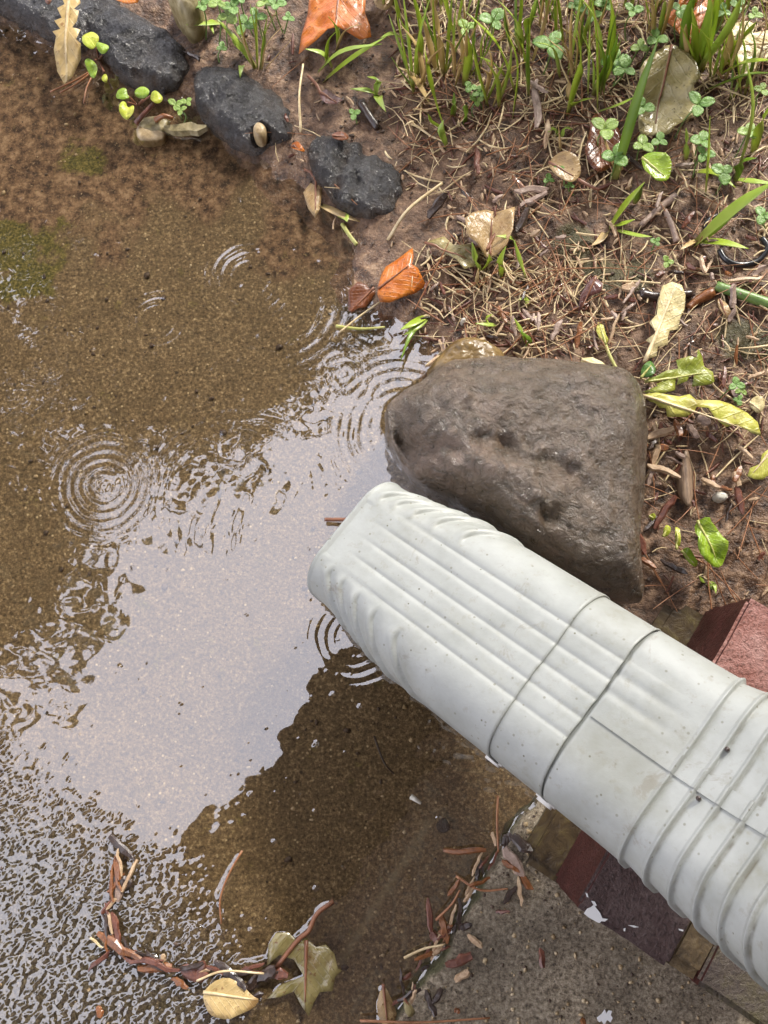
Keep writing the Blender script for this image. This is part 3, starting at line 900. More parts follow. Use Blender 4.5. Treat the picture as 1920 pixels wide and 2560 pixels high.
def rock_h(x, y):
    w = .0035 * fbm(x, y, .03, 91, 3)
    dl = -half(x, y, (1110, 960), (1290, 1400)) + w                # left cheek falling to the water
    h = -.45 * np.maximum(dl, 0)
    dt = half(x, y, (1200, 1010), (1620, 1060)) + w                # rear slope
    h -= .22 * np.maximum(dt, 0)
    dr = half(x, y, (1560, 1500), (1585, 950)) * -1 + w            # right arris
    h -= .5 * np.maximum(dr, 0)
    # a scooped step from the middle down to the lower edge
    c1 = half(x, y, (1330, 1140), (1400, 1480)) + w * 1.6
    yy = at2((1330, 1150), .05)[1]
    h += .006 * sstep(-.004, .0025, -c1) * sstep(yy + .008, yy - .008, y)
    h -= .0045 * np.exp(-(c1 / .0022) ** 2) * sstep(yy + .004, yy - .01, y)
    c2 = half(x, y, (1180, 1120), (1345, 1170)) + w
    h -= .0028 * np.exp(-(c2 / .0045) ** 2) * np.exp(-((x - at2((1270, 1150), .05)[0]) / .022) ** 2)
    c3 = half(x, y, (985, 1065), (1110, 1120)) + w
    h -= .0050 * np.exp(-(c3 / .0026) ** 2) * np.exp(-((x - at2((1040, 1095), .04)[0]) / .018) ** 2)
    pl = np.abs(fbm(x, y, .045, 93, 2))
    fc = fbm(x, y, .06, 95, 1); h = h + .0045 * np.abs(fc) - .003 * np.maximum(0, fbm(x, y, .035, 96, 1))
    return h + .0015 * fbm(x, y, .014, 92, 4) - .007 * np.maximum(0, .35 - pl) ** 1.0
blob('boulder', ROCK_PX, .026, .062, M['rock'], 'large flat wet brown rock wedged beside the downspout', 'rock', n_r=110, disp=.0022, dscale=.05, seed=21, hfun=rock_h, flat=.42, sharp=3.0, rough=.0003, ridge=.0007, smooth=1)
blob('ochre_stone', [(1060, 950), (1090, 890), (1135, 858), (1190, 852), (1250, 872), (1270, 915), (1240, 950), (1130, 960)], .02, .034, M['ochre'], 'smaller ochre brown wet stone half hidden behind the large rock', 'stone', disp=.002, seed=33, n_r=24)
EDL = ['black edging stone cut off by the top left corner', 'long black edging stone beside the buff dandelion leaf', 'black edging stone with a round hole holding a pebble', 'black edging stone furthest from the corner, beside the bare mud']
hole = at2((650, 325), .016)
for k, q in enumerate(STONES_PX):
    hf_ = None
    if k == 2:
        hf_ = lambda x, y: -.008 * (1 - sstep(.0046, .0062, np.hypot(x - hole[0], (y - hole[1]) * 1.0)))
    if k == 3:
        g1, g2 = at2((850, 420), .015), at2((905, 400), .015)
        hf_ = lambda x, y: -.004 * np.exp(-((x - g1[0] - .25 * (y - g1[1])) / .004) ** 2) - .0025 * np.exp(-((x - g2[0] - .2 * (y - g2[1])) / .004) ** 2)
    blob('edging_stone', q, .005, .0150 if k else .014, M['black'], EDL[k], 'edging stone', 'black edging stones along the path', n_r=90 if k == 2 else 40, disp=.0038, dscale=.026, seed=50 + k, hfun=hf_, flat=.55, sharp=2.0, rough=.0003, smooth=3)
blob('pebble', [(632, 325), (640, 312), (652, 310), (664, 318), (668, 335), (658, 352), (645, 354), (634, 342)], .012, .0165, M['tan'], 'tan pebble sitting in the hole of a black edging stone', 'pebble', n_r=10, disp=.0006, seed=2, bottom=.006, smooth=1)
blob('tan_stone', [(415, -20), (500, -20), (512, 20), (500, 50), (475, 62), (450, 48), (425, 15)], .022, .034, M['oliveS'], 'pale olive stone at the top edge under clover leaves', 'stone', n_r=16, disp=.0015, seed=3)
blob('tan_stone', [(338, 318), (365, 312), (400, 322), (418, 335), (405, 352), (375, 358), (345, 355)], -.001, .0016, M['buff'] if 'buff' in M else M['tan'], 'flat buff stone in the water below the pale bark chip', 'stone', n_r=12, disp=.0006, seed=4, bottom=-.008, smooth=1)
blob('tan_stone', [(345, 300), (380, 290), (425, 296), (418, 330), (385, 338), (350, 328)], .000, .0032, M['oliveS'], 'olive grey stone in the water against the pale bark chip', 'stone', n_r=12, disp=.0008, seed=6, bottom=-.008, smooth=1)
for k, (x, y, r, lab) in enumerate([(1800, 1243, 17, 'round white pebble on bare soil near the striped bract'), (1158, 805, 7, 'tiny white pebble in the straw above the large rock'),
                                    (447, 110, 7, None)]):
    if lab:
        z = ground(*at2((x, y))) + .0015
        blob('pebble', [(x + r * math.cos(t) * 1.1, y + r * .85 * math.sin(t)) for t in np.linspace(0, 6.28, 9)[:-1]], z, z + .004, M['pale'], lab, 'pebble', n_r=8, disp=.0004, seed=70 + k, bottom=z - .003, smooth=1)

# ------------------------------------------------------------------ bricks
def box_brick(name, a, e1, e2, L, Wd, z0, z1, m, parent, seed, chip=.0012, label=None, side=None):
    """brick with its corner a, side L along e1 and Wd along e2, worn arrises"""
    bm = bmesh.new()
    bmesh.ops.create_cube(bm, size=1)
    bmesh.ops.bevel(bm, geom=list(bm.edges), offset=.03, segments=2, affect='EDGES')
    bmesh.ops.subdivide_edges(bm, edges=[e for e in bm.edges if e.calc_length() > .5], cuts=9, use_grid_fill=True)
    V = []
    for q in bm.verts:
        u, w, t = q.co.x + .5, q.co.y + .5, q.co.z + .5
        p = np.array([a[0] + e1[0] * L * u + e2[0] * Wd * w, a[1] + e1[1] * L * u + e2[1] * Wd * w, z0 + (z1 - z0) * t])
        V.append(p)
    V = np.array(V)
    edge = np.array([sorted([min(q.co.x + .5, .5 - q.co.x), min(q.co.y + .5, .5 - q.co.y), min(q.co.z + .5, .5 - q.co.z)])[1] for q in bm.verts])
    nz = fbm(V[:, 0] + V[:, 2], V[:, 1] - V[:, 2], .006, seed, 3)
    ctr = V.mean(0)
    dv = ctr - V; dv /= np.linalg.norm(dv, axis=1)[:, None]
    V += dv * (chip * np.clip(nz, 0, 1) * np.exp(-edge / .03))[:, None]
    V += np.stack([vnoise(V[:, 1], V[:, 2], .012, seed + 1), vnoise(V[:, 0], V[:, 2], .012, seed + 2), vnoise(V[:, 0], V[:, 1], .012, seed + 3)], 1) * .0004
    F_ = [[q.index for q in fc.verts] for fc in bm.faces]
    bm.verts.ensure_lookup_table()
    o = obj(name, V, F_, m, parent, smooth=False)
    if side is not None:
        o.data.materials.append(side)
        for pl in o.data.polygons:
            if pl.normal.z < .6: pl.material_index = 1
    if label: o['label'] = label
    bm.free()
    return o
F2 = Vector((.543, .840)).normalized(); F1 = Vector((F2.y, -F2.x))      # along the ledge, and back towards the house
OC = Vector((.0846, -.0945))
ZB = .060
def eb(a, b): return (OC.x + F2.x * a + F1.x * b, OC.y + F2.y * a + F1.y * b)
foot = thing('brick_ledge', 'low brick ledge on a footing under the downspout', 'brickwork', (*eb(.08, .05), -.02))
b1 = box_brick('brick', eb(0, 0), F1, F2, .0455, .0815, .004, ZB, M['brick_shaded'], foot, 5, label='brick coloured purple brown for shade, splashed with white paint', side=M['brick_side_shade'])
b2 = box_brick('brick', eb(.0830, .0005), F1, F2, .0455, .0800, .004, ZB, M['brick_pink'], foot, 11, chip=.0022, label='pink topped brick with a side face darkened for shade', side=M['brick_side_shade'])
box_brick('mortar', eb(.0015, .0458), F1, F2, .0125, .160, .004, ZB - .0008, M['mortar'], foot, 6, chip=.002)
box_brick('brick', eb(.001, .0588), F1, F2, .050, .0805, .004, ZB, M['brick_moss'], foot, 7, side=M['brick_side_shade'])
box_brick('brick', eb(.0830, .0588), F1, F2, .050, .0800, .004, ZB, M['brick_pink'], foot, 8, side=M['brick_side_shade'])
box_brick('footing', eb(-.0005, -.020), F1, F2, .17, .158, -.03, .0088, M['footing'], foot, 9, chip=.003)
def flat_patch(name, px, z, m, parent=None, th=.0004, label=None, cat=None, group=None):
    P = [at2(p, z) for p in px]
    n = len(P)
    V = [(x, y, z) for x, y in P] + [(x, y, z - th) for x, y in P]
    Fc = [tuple(range(n))[::-1]] + [tuple(range(n, 2 * n))] + [(i, (i + 1) % n, n + (i + 1) % n, n + i) for i in range(n)]
    o = obj(name, V, Fc, m, parent, smooth=False)
    if label: tag(o, label, cat, group)
    return o
zt = ZB + .0007
for q in ([(1460, 2284), (1468, 2272), (1478, 2268), (1485, 2262), (1492, 2272), (1500, 2282), (1506, 2296), (1520, 2298), (1512, 2304), (1504, 2303), (1498, 2308), (1488, 2303), (1472, 2294)],
          [(1478, 2252), (1487, 2254), (1492, 2264), (1486, 2266)], [(1464, 2232), (1469, 2234), (1471, 2244), (1467, 2242)],
          [(1570, 2313), (1585, 2314), (1597, 2318), (1585, 2319)], [(1697, 2322), (1709, 2325), (1708, 2329), (1698, 2326)], [(1560, 2322), (1564, 2320), (1563, 2328), (1560, 2328)]):
    flat_patch('paint_splash', q, zt, M['paint'], b1)
flat_patch('paint_splash', [(1492, 2545), (1505, 2535), (1512, 2524), (1516, 2534), (1522, 2526), (1530, 2528), (1527, 2538), (1532, 2545), (1526, 2556), (1518, 2550), (1510, 2562), (1504, 2552), (1498, 2556)], SLAB_Z + .0016, M['paint'], None, .0006,
           'white paint flake on the damp slab at the bottom edge', 'paint flake')

# ------------------------------------------------------------------ house and trees mirrored in the water
Nn = Vector((-.80, .60)); Tt = Vector((.60, .80))
def hp(n_, t_, z): return (Nn.x * n_ + Tt.x * t_, Nn.y * n_ + Tt.y * t_, z)
def prism(n0, n1, t0, t1, z0, z1):
    V = [hp(n, t, z) for z in (z0, z1) for (n, t) in ((n0, t0), (n1, t0), (n1, t1), (n0, t1))]
    return V, [(0, 1, 2, 3), (7, 6, 5, 4), (0, 4, 5, 1), (1, 5, 6, 2), (2, 6, 7, 3), (3, 7, 4, 0)]
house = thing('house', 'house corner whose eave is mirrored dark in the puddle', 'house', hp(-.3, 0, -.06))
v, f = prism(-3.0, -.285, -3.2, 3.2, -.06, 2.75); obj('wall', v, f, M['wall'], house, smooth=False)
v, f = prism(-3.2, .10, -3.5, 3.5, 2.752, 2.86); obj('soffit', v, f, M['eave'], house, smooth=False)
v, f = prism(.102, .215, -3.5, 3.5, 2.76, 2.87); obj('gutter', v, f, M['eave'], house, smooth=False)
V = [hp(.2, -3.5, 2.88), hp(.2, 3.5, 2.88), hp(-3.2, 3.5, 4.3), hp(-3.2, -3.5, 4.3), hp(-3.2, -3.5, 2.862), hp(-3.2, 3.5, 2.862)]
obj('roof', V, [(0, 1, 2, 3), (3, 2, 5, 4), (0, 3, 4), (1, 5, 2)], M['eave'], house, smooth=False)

def tree(label, base, crown_c, rx, ry, rz, nleaf, seed, lobes=14):
    rg = random.Random(seed)
    t = thing('tree', label, 'tree', (base[0], base[1], -.06), 'trees mirrored in the puddle')
    top = Vector(crown_c)
    parts = [tube(curve([(base[0], base[1], -.06), (base[0] + .1, base[1] - .05, top.z * .45), (top.x, top.y, top.z)], 8), [.16 - .014 * i for i in range(9)], 8)]
    cl = []
    for i in range(lobes):
        while True:
            q = Vector((rg.uniform(-1, 1), rg.uniform(-1, 1), rg.uniform(-1, 1)))
            if .3 < q.length < 1: break
        c = Vector((top.x + q.x * rx, top.y + q.y * ry, top.z + q.z * rz)); cl.append(c)
        st = Vector((base[0], base[1], 0)).lerp(top, .75)
        parts.append(tube(curve([st, st.lerp(c, .5) + Vector((0, 0, .2)), c], 5), [.05, .045, .035, .025, .018, .01], 5))
    v, f = merge(parts); obj('trunk', v, f, M['bark'], t)
    rng = np.random.default_rng(seed)
    ci = rng.integers(0, len(cl), nleaf)
    P = np.array([tuple(c) for c in cl])[ci] + rng.normal(0, 1, (nleaf, 3)) * np.array([.42, .42, .30]) * (rx / 1.8)
    a = rng.normal(0, 1, (nleaf, 3)); a /= np.linalg.norm(a, axis=1)[:, None]
    b = np.cross(a, rng.normal(0, 1, (nleaf, 3))); b /= np.linalg.norm(b, axis=1)[:, None]
    sz = rng.uniform(.06, .13, nleaf)[:, None]
    V = np.stack([P - a * sz, P + b * sz * .55, P + a * sz, P - b * sz * .55], 1).reshape(-1, 3)
    F_ = np.arange(nleaf * 4).reshape(-1, 4)
    org = np.array([base[0], base[1], -.06])
    o = link('crown', npmesh('crown', V - org, F_), M['tleaf'], t)
    o['kind'] = 'stuff'
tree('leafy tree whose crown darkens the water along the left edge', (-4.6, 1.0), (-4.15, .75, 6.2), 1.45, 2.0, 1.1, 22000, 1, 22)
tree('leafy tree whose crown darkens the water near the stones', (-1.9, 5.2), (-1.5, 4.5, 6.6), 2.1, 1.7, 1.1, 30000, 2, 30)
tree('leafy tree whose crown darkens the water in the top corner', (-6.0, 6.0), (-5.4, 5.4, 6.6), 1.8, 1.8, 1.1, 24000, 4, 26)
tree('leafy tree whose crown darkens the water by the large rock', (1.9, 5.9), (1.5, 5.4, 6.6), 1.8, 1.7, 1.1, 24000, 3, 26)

# ------------------------------------------------------------------ leaf builder
def uvset(me, UV):
    l = me.uv_layers.new(name='UVMap')
    vi = np.zeros(len(me.loops), np.int32); me.loops.foreach_get('vertex_index', vi)
    l.data.foreach_set('uv', np.asarray(UV, np.float32)[vi].ravel())
def leaf_blade(P, base, tip, z0, curl=.002, wave=.0015, fold=0.0, tilt=0.0, step=.0028, seed=0, rise=None):
    """sheet inside outline P (world xy), curved across its midrib; returns verts, faces, uv"""
    P = np.array(P)
    lo, hi = P.min(0), P.max(0)
    step = max(step, (hi - lo).max() / 45)
    gx, gy = np.meshgrid(np.arange(lo[0], hi[0], step), np.arange(lo[1], hi[1], step))
    gx = gx + (np.arange(gx.shape[0])[:, None] % 2) * step / 2
    ins = sdist(gx, gy, P) > step * .45
    pts = [Vector(p) for p in P] + [Vector((a, b)) for a, b in zip(gx[ins], gy[ins])]
    n = len(P)
    vv, ee, ff, _, _, _ = delaunay_2d_cdt(pts, [], [list(range(n))], 1, 1e-7)
    V = np.array([(p.x, p.y) for p in vv])
    b, t = np.array(base), np.array(tip)
    L = np.linalg.norm(t - b); d = (t - b) / L; nrm = np.array([-d[1], d[0]])
    u = ((V - b) @ d) / L; w = ((V - b) @ nrm) / L
    ww = np.abs(w).max()
    z = z0 + curl * (np.abs(w) / ww) ** 1.6 + fold * np.abs(w) * L + tilt * w * L
    z = z + wave * fbm(V[:, 0], V[:, 1], max(.008, L * .22), seed, 2) * (.35 + .65 * np.abs(w) / ww)
    if rise: z = z + np.interp(u, [r[0] for r in rise], [r[1] for r in rise])
    return np.column_stack([V, z]), [tuple(f) for f in ff], np.column_stack([u, w])
def leaf(name, label, cat, px, base, tip, z0, m, curl=.002, wave=.0015, fold=0, tilt=0, stem=None, smooth=1, group=None, seed=0, mid=True, rise=None, stem_m=None, th=.0002, stem_r=.0009, zfree=False):
    P = poly(px, z0)
    if smooth: P = smooth_poly(P, smooth)
    b2, t2 = at2(base, z0), at2(tip, z0)
    V, Fc, UV = leaf_blade(P, b2, t2, z0, curl, wave, fold, tilt, seed=seed, rise=rise)
    t = thing(name, label, cat, (b2[0], b2[1], z0 - .002), group)
    o = obj('blade', V, Fc, m, t); uvset(o.data, UV); solid(o, th)
    def zat(x, y):
        return V[np.argmin((V[:, 0] - x) ** 2 + (V[:, 1] - y) ** 2), 2]
    if mid:
        ps = []
        for k in range(9):
            q = (b2[0] + (t2[0] - b2[0]) * k / 9.5, b2[1] + (t2[1] - b2[1]) * k / 9.5)
            ps.append((q[0], q[1], zat(*q) + .0002))
        v, f = tube(ps, [stem_r * (1 - .085 * k) for k in range(9)], 6)
        obj('midrib', v, f, stem_m or m_mid(m), o)
    if stem:
        ps = [at(p[0], p[1], p[2] if len(p) > 2 else z0) for p in stem]
        v, f = tube(curve(ps, 10), [stem_r * 1.1] * 11, 6)
        obj('stem', v, f, stem_m or m_mid(m), t)
    return t
def m_mid(m):
    n = m.name
    if 'green' in n or 'lime' in n or 'clover' in n: return M['stem_y']
    if 'buff' in n or 'cream' in n or 'yellow' in n: return M['straw']
    return M['stem_r']
def gz(px, py): return ground(*at2((px, py)))
def dandelion(spine, width, lobes, seed=0, start=.1, end=1.0, tooth=.5):
    """toothed outline along a spine in pixels"""
    rg = random.Random(seed)
    S = curve([(p[0], p[1], 0) for p in spine], 60)
    Lft, Rgt = [], []
    N = 60
    for i, p in enumerate(S):
        u = i / N
        d = (S[min(i + 1, N)] - S[max(i - 1, 0)]).normalized(); n = Vector((-d.y, d.x, 0))
        env = width * (.12 + .88 * min(1, (u / .75)) ** 1.2) * (1 - max(0, (u - .85) / .15) ** 2 * .98)
        for side, lst, ph in ((1, Lft, .0), (-1, Rgt, .37)):
            k = (u * lobes + ph) % 1.0
            tri = 1 - tooth * (1 - float(sstep(.55, 1.0, u))) * (k if k < .82 else (1 - k) * 4.5)
            lst.append(p + n * side * max(1.2, env * tri * rg.uniform(.92, 1.06)) - d * (width * .25 * (1 - k) * tooth * (u < .8)))
    return [(p.x, p.y) for p in Lft] + [(p.x, p.y) for p in Rgt[::-1]]

# ------------------------------------------------------------------ fallen leaves
Z = lambda x, y, k=.004: gz(x, y) + k
leaf('fallen_leaf', 'bright orange pointed leaf lying at the top edge among grass', 'leaf', [(745, 122), (752, 80), (768, 20), (775, -40), (850, -60), (915, -30), (912, 20), (925, 60), (928, 82), (900, 90), (870, 78), (845, 66), (820, 75), (790, 98)], (850, -50), (838, 72), Z(830, 50, .012), M['l_orange'], curl=-.004, wave=.003, smooth=0, seed=1)
leaf('fallen_leaf', 'orange brown leaf behind tall grass at the top right', 'leaf', [(1650, 45), (1690, 25), (1710, -30), (1800, -40), (1795, 30), (1770, 70), (1735, 110), (1720, 130), (1705, 90), (1680, 62)], (1790, -30), (1690, 70), Z(1730, 40, .008), M['l_orange'], wave=.003, smooth=1, seed=2)
leaf('fallen_leaf', 'mottled cream yellow lobed leaf at the top right edge', 'leaf', [(1805, 100), (1830, 60), (1870, 55), (1890, 62), (1880, 85), (1925, 75), (1960, 120), (1930, 165), (1900, 150), (1890, 180), (1850, 202), (1845, 160), (1820, 125)], (1940, 110), (1815, 110), Z(1870, 120), M['l_cream'], wave=.002, smooth=0, seed=3)
leaf('fallen_leaf', 'glossy olive tan leaf standing between grass blades', 'leaf', [(1655, 138), (1675, 135), (1700, 150), (1730, 200), (1738, 225), (1715, 245), (1738, 280), (1725, 310), (1680, 325), (1665, 352), (1640, 345), (1600, 352), (1588, 330), (1592, 290), (1600, 250), (1588, 215), (1592, 190), (1615, 165), (1640, 150)], (1668, 138), (1630, 350), Z(1660, 240, .009), M['l_olive'], curl=.006, wave=.003, smooth=1, seed=4, rise=[(0, .008), (.45, .004), (.5, .0), (1, .003)])
leaf('fallen_leaf', 'dark rust red leaf lying under clover', 'leaf', [(1478, 290), (1500, 280), (1520, 300), (1545, 320), (1552, 360), (1545, 400), (1520, 425), (1490, 432), (1470, 410), (1458, 380), (1472, 340)], (1500, 285), (1505, 430), Z(1505, 360), M['l_rust'], smooth=1, seed=5)
leaf('fallen_leaf', 'small spotted tan oval leaf on bare soil', 'leaf', [(1370, 410), (1385, 390), (1410, 385), (1440, 400), (1453, 425), (1448, 445), (1425, 462), (1400, 452), (1378, 435)], (1372, 405), (1445, 448), Z(1410, 420, .006), M['l_tan'], curl=.004, smooth=2, seed=6, stem=[(1445, 448), (1475, 465), (1500, 475)])
leaf('fallen_leaf', 'orange leaf resting at the water edge', 'leaf', [(1032, 614), (1034, 640), (1030, 660), (1045, 668), (1066, 702), (1040, 722), (1005, 738), (975, 752), (950, 752), (943, 735), (946, 712), (955, 680), (965, 662), (990, 645), (1015, 628)], (945, 722), (1034, 655), Z(1000, 690, .007), M['l_orange'], curl=-.005, wave=.002, smooth=0, seed=7)
leaf('fallen_leaf', 'dark rust leaf sunk in the water by the orange leaf', 'leaf', [(870, 775), (872, 730), (895, 708), (925, 715), (945, 720), (930, 748), (915, 770), (895, 772), (880, 782)], (935, 720), (875, 780), .0012, M['l_rust'], smooth=0, seed=8)
leaf('fallen_leaf', 'olive tan half leaf beside the folded brown leaf', 'leaf', [(1058, 608), (1080, 600), (1110, 592), (1135, 615), (1185, 612), (1200, 640), (1185, 665), (1160, 676), (1140, 650), (1105, 628), (1080, 610)], (1062, 606), (1185, 655), Z(1130, 630, .005), M['l_olive'], wave=.003, smooth=0, seed=9)
leaf('fallen_leaf', 'folded brown leaf with a red stem on the mud', 'leaf', [(1160, 560), (1180, 540), (1215, 525), (1240, 530), (1285, 525), (1280, 580), (1265, 620), (1240, 640), (1215, 645), (1190, 615), (1165, 600)], (1225, 640), (1230, 530), Z(1220, 590, .006), M['l_tan'], fold=.25, wave=.003, smooth=0, seed=10, stem=[(1215, 628), (1235, 590), (1265, 540)], stem_m=M['stem_r'])
leaf('fallen_leaf', 'crumpled dark red leaf on mud above the fourth black stone', 'leaf', [(800, 235), (815, 228), (840, 240), (857, 256), (840, 270), (815, 266), (802, 250)], (800, 232), (852, 262), Z(828, 250, .005), M['l_maroon'], curl=.004, wave=.004, smooth=0, seed=11, stem=[(803, 235), (790, 210), (770, 190)])
leaf('fallen_leaf', 'brown mauve crumpled leaf scrap beside moss', 'leaf', [(1450, 740), (1470, 705), (1485, 690), (1505, 715), (1500, 735), (1475, 740), (1455, 765), (1445, 790)], (1490, 692), (1448, 785), Z(1475, 730, .005), M['chip_grey'] and M['l_maroon'], wave=.004, smooth=0, seed=12)
leaf('fallen_leaf', 'olive maple leaf soaked and sunk at the bottom of the puddle', 'leaf', MAPLE_PX, (766, 2350), (762, 2535), .0016, M['l_sub'], curl=.001, wave=.0016, smooth=0, seed=13, stem=[(690, 2420, .002), (745, 2350, .003), (772, 2328, .003), (792, 2285, .003), (834, 2254, .003)], stem_r=.0011)
leaf('fallen_leaf', 'pale golden oval leaf beside the soaked maple leaf', 'leaf', OVAL_PX, (508, 2480), (648, 2500), .0035, M['l_buff'], curl=.001, wave=.001, smooth=1, seed=14)
leaf('fallen_leaf', 'brown leaf tip caught against the last black stone', 'leaf', [(800, 440), (806, 470), (800, 520), (788, 545), (770, 520), (758, 480), (775, 455)], (790, 445), (788, 540), .004, M['l_tan'], fold=-.3, smooth=0, seed=15, stem=[(788, 450), (775, 430), (760, 425)])
leaf('fallen_leaf', 'two tone curled leaf at the bottom by the slab edge', 'leaf', [(950, 2478), (965, 2470), (980, 2500), (992, 2535), (985, 2560), (965, 2580), (945, 2540), (942, 2510)], (958, 2460), (970, 2575), .004, M['l_tan'], fold=-.5, smooth=0, seed=16)
leaf('fallen_leaf', 'olive curled leaf leaning on the slab edge at the bottom', 'leaf', [(1008, 2495), (1022, 2505), (1035, 2520), (1040, 2535), (1025, 2540), (1010, 2520)], (1010, 2495), (1036, 2535), .009, M['l_olive'], fold=.3, smooth=1, seed=17)
leaf('fallen_leaf', 'rust coloured leaf cut off by the top edge near the corner', 'leaf', [(282, -20), (345, -25), (352, 2), (320, 14), (290, 8)], (285, -15), (348, 0), .026, M['l_orange'], smooth=1, seed=18)
leaf('fallen_leaf', 'small brown leaf hanging off the top of the first black stone', 'leaf', [(110, -20), (128, -15), (132, 5), (122, 14), (112, 5)], (118, -20), (122, 12), .022, M['l_rust'], smooth=1, seed=19)
leaf('fallen_leaf', 'small curled orange scrap on mud between two black stones', 'leaf', [(726, 362), (740, 358), (752, 365), (765, 380), (748, 382), (732, 378)], (728, 365), (763, 380), Z(745, 370, .003), M['l_orange'], fold=.4, smooth=1, seed=20)
leaf('fallen_leaf', 'glossy brown curled scrap above the fourth black stone', 'leaf', [(830, 335), (850, 328), (870, 335), (872, 348), (850, 354), (832, 348)], (830, 340), (872, 342), Z(850, 340, .006), M['l_rust'], fold=-.5, smooth=1, seed=21)
leaf('fallen_leaf', 'dead cream dandelion leaf lying on the wood chip litter', 'leaf', [(1616, 900), (1622, 880), (1632, 862), (1614, 850), (1640, 832), (1622, 808), (1642, 785), (1645, 755), (1650, 735), (1655, 715), (1680, 704), (1703, 715), (1712, 740), (1710, 775), (1700, 795), (1695, 824), (1675, 826), (1668, 846), (1668, 864), (1645, 866), (1642, 890), (1628, 895)], (1612, 905), (1690, 712), Z(1660, 800, .007), M['l_cream'], curl=.001, wave=.002, smooth=0, seed=22, stem_r=.0014)
leaf('fallen_leaf', 'small yellow leaf on a long pale stem above the large rock', 'leaf', [(1488, 830), (1495, 805), (1508, 815), (1514, 835), (1520, 850), (1515, 865), (1508, 855), (1498, 848)], (1514, 862), (1498, 808), Z(1505, 830, .005), M['l_yellow'], smooth=0, seed=23, stem=[(1514, 862), (1525, 890), (1548, 935)], stem_m=M['stem_y'])
leaf('fallen_leaf', 'pale yellow leaf scrap tucked behind the large rock', 'leaf', [(1452, 905), (1455, 895), (1480, 895), (1505, 905), (1530, 925), (1500, 928), (1455, 925)], (1455, 900), (1528, 925), Z(1490, 910, .01), M['l_cream'], smooth=0, seed=24)
leaf('fallen_leaf', 'pale yellow leaf cut off by the right edge', 'leaf', [(1868, 1190), (1875, 1170), (1900, 1160), (1905, 1135), (1925, 1120), (1930, 1180), (1905, 1200), (1885, 1198)], (1928, 1125), (1875, 1192), Z(1890, 1170, .004), M['l_yellow'], smooth=0, seed=25)
leaf('fallen_leaf', 'small round pale yellow leaf at the right edge', 'leaf', [(1870, 1010), (1885, 990), (1905, 995), (1912, 1015), (1900, 1035), (1885, 1030)], (1872, 1005), (1905, 1030), Z(1890, 1010, .005), M['l_cream'], smooth=1, seed=26)
leaf('fallen_leaf', 'brown leaf at the top edge behind the orange pointed leaf', 'leaf', [(930, -20), (975, -30), (985, 10), (960, 30), (935, 15)], (935, -20), (975, 20), Z(955, 5, .005), M['l_tan'], smooth=1, seed=27)
leaf('fallen_leaf', 'brown leaf lying between cream dandelion leaf and green stem', 'leaf', [(1795, 745), (1815, 760), (1825, 790), (1815, 800), (1800, 780), (1790, 760)], (1798, 748), (1818, 798), Z(1805, 770, .004), M['l_tan'], smooth=1, seed=28)

# dandelions and broad leaves still growing
leaf('dandelion_leaf', 'buff dead dandelion leaf across the first black stones', 'leaf', [(128, 150), (130, 115), (140, 90), (133, 82), (152, 75), (140, 60), (158, 52), (150, 35), (168, 25), (160, 5), (175, -20), (200, -20), (205, 10), (207, 20), (190, 35), (203, 40), (195, 62), (182, 72), (204, 80), (190, 98), (200, 105), (195, 130), (165, 160), (142, 175)], (185, -15), (150, 165), .018, M['l_buff'], curl=.001, wave=.002, smooth=0, seed=30, stem_r=.0013, rise=[(0, .006), (.6, 0), (1, -.012)])
leaf('dandelion_leaf', 'broken yellow green dandelion leaf beside the large rock', 'leaf', [(1612, 950), (1640, 940), (1665, 928), (1695, 922), (1690, 900), (1720, 895), (1738, 898), (1742, 876), (1755, 890), (1762, 915), (1782, 930), (1785, 955), (1775, 962), (1728, 968), (1735, 935), (1722, 942), (1715, 955), (1692, 962), (1697, 942), (1690, 950), (1688, 975), (1655, 985), (1605, 980), (1645, 965), (1640, 960), (1672, 945), (1640, 955)], (1612, 955), (1780, 930), Z(1690, 940, .010), M['l_ygreen'], wave=.003, smooth=0, seed=31)
leaf('dandelion_leaf', 'long yellow dandelion leaf reaching to the right edge', 'leaf', [(1608, 985), (1640, 982), (1700, 990), (1725, 984), (1740, 1000), (1800, 1000), (1830, 1008), (1870, 1030), (1895, 1055), (1903, 1090), (1880, 1082), (1840, 1060), (1815, 1068), (1790, 1050), (1770, 1020), (1740, 1018), (1735, 1030), (1715, 1042), (1670, 1040), (1665, 1020), (1650, 1018), (1640, 1008), (1625, 1002)], (1608, 988), (1900, 1085), Z(1750, 1020, .012), M['l_yellow'], curl=-.002, wave=.003, smooth=0, seed=32)
leaf('young_leaf', 'small dark green leaf behind the broken dandelion leaf', 'leaf', [(1600, 940), (1605, 915), (1625, 900), (1637, 912), (1637, 935), (1620, 948)], (1602, 945), (1632, 908), Z(1615, 925, .012), M['l_green'], smooth=2, seed=33)
leaf('young_leaf', 'large bright lime crumpled leaf on bare soil above the brick', 'leaf', [(1738, 1340), (1740, 1305), (1765, 1292), (1780, 1310), (1800, 1335), (1815, 1365), (1810, 1410), (1790, 1422), (1765, 1405), (1745, 1395), (1738, 1365)], (1745, 1300), (1800, 1415), Z(1775, 1360, .014), M['l_lime'], curl=.004, wave=.005, smooth=1, seed=34)
leaf('young_leaf', 'narrow lime leaf folded beside the large lime leaf', 'leaf', [(1700, 1380), (1712, 1368), (1728, 1385), (1745, 1410), (1735, 1420), (1718, 1405)], (1702, 1378), (1742, 1418), Z(1720, 1395, .008), M['l_lime'], fold=.5, smooth=1, seed=35)
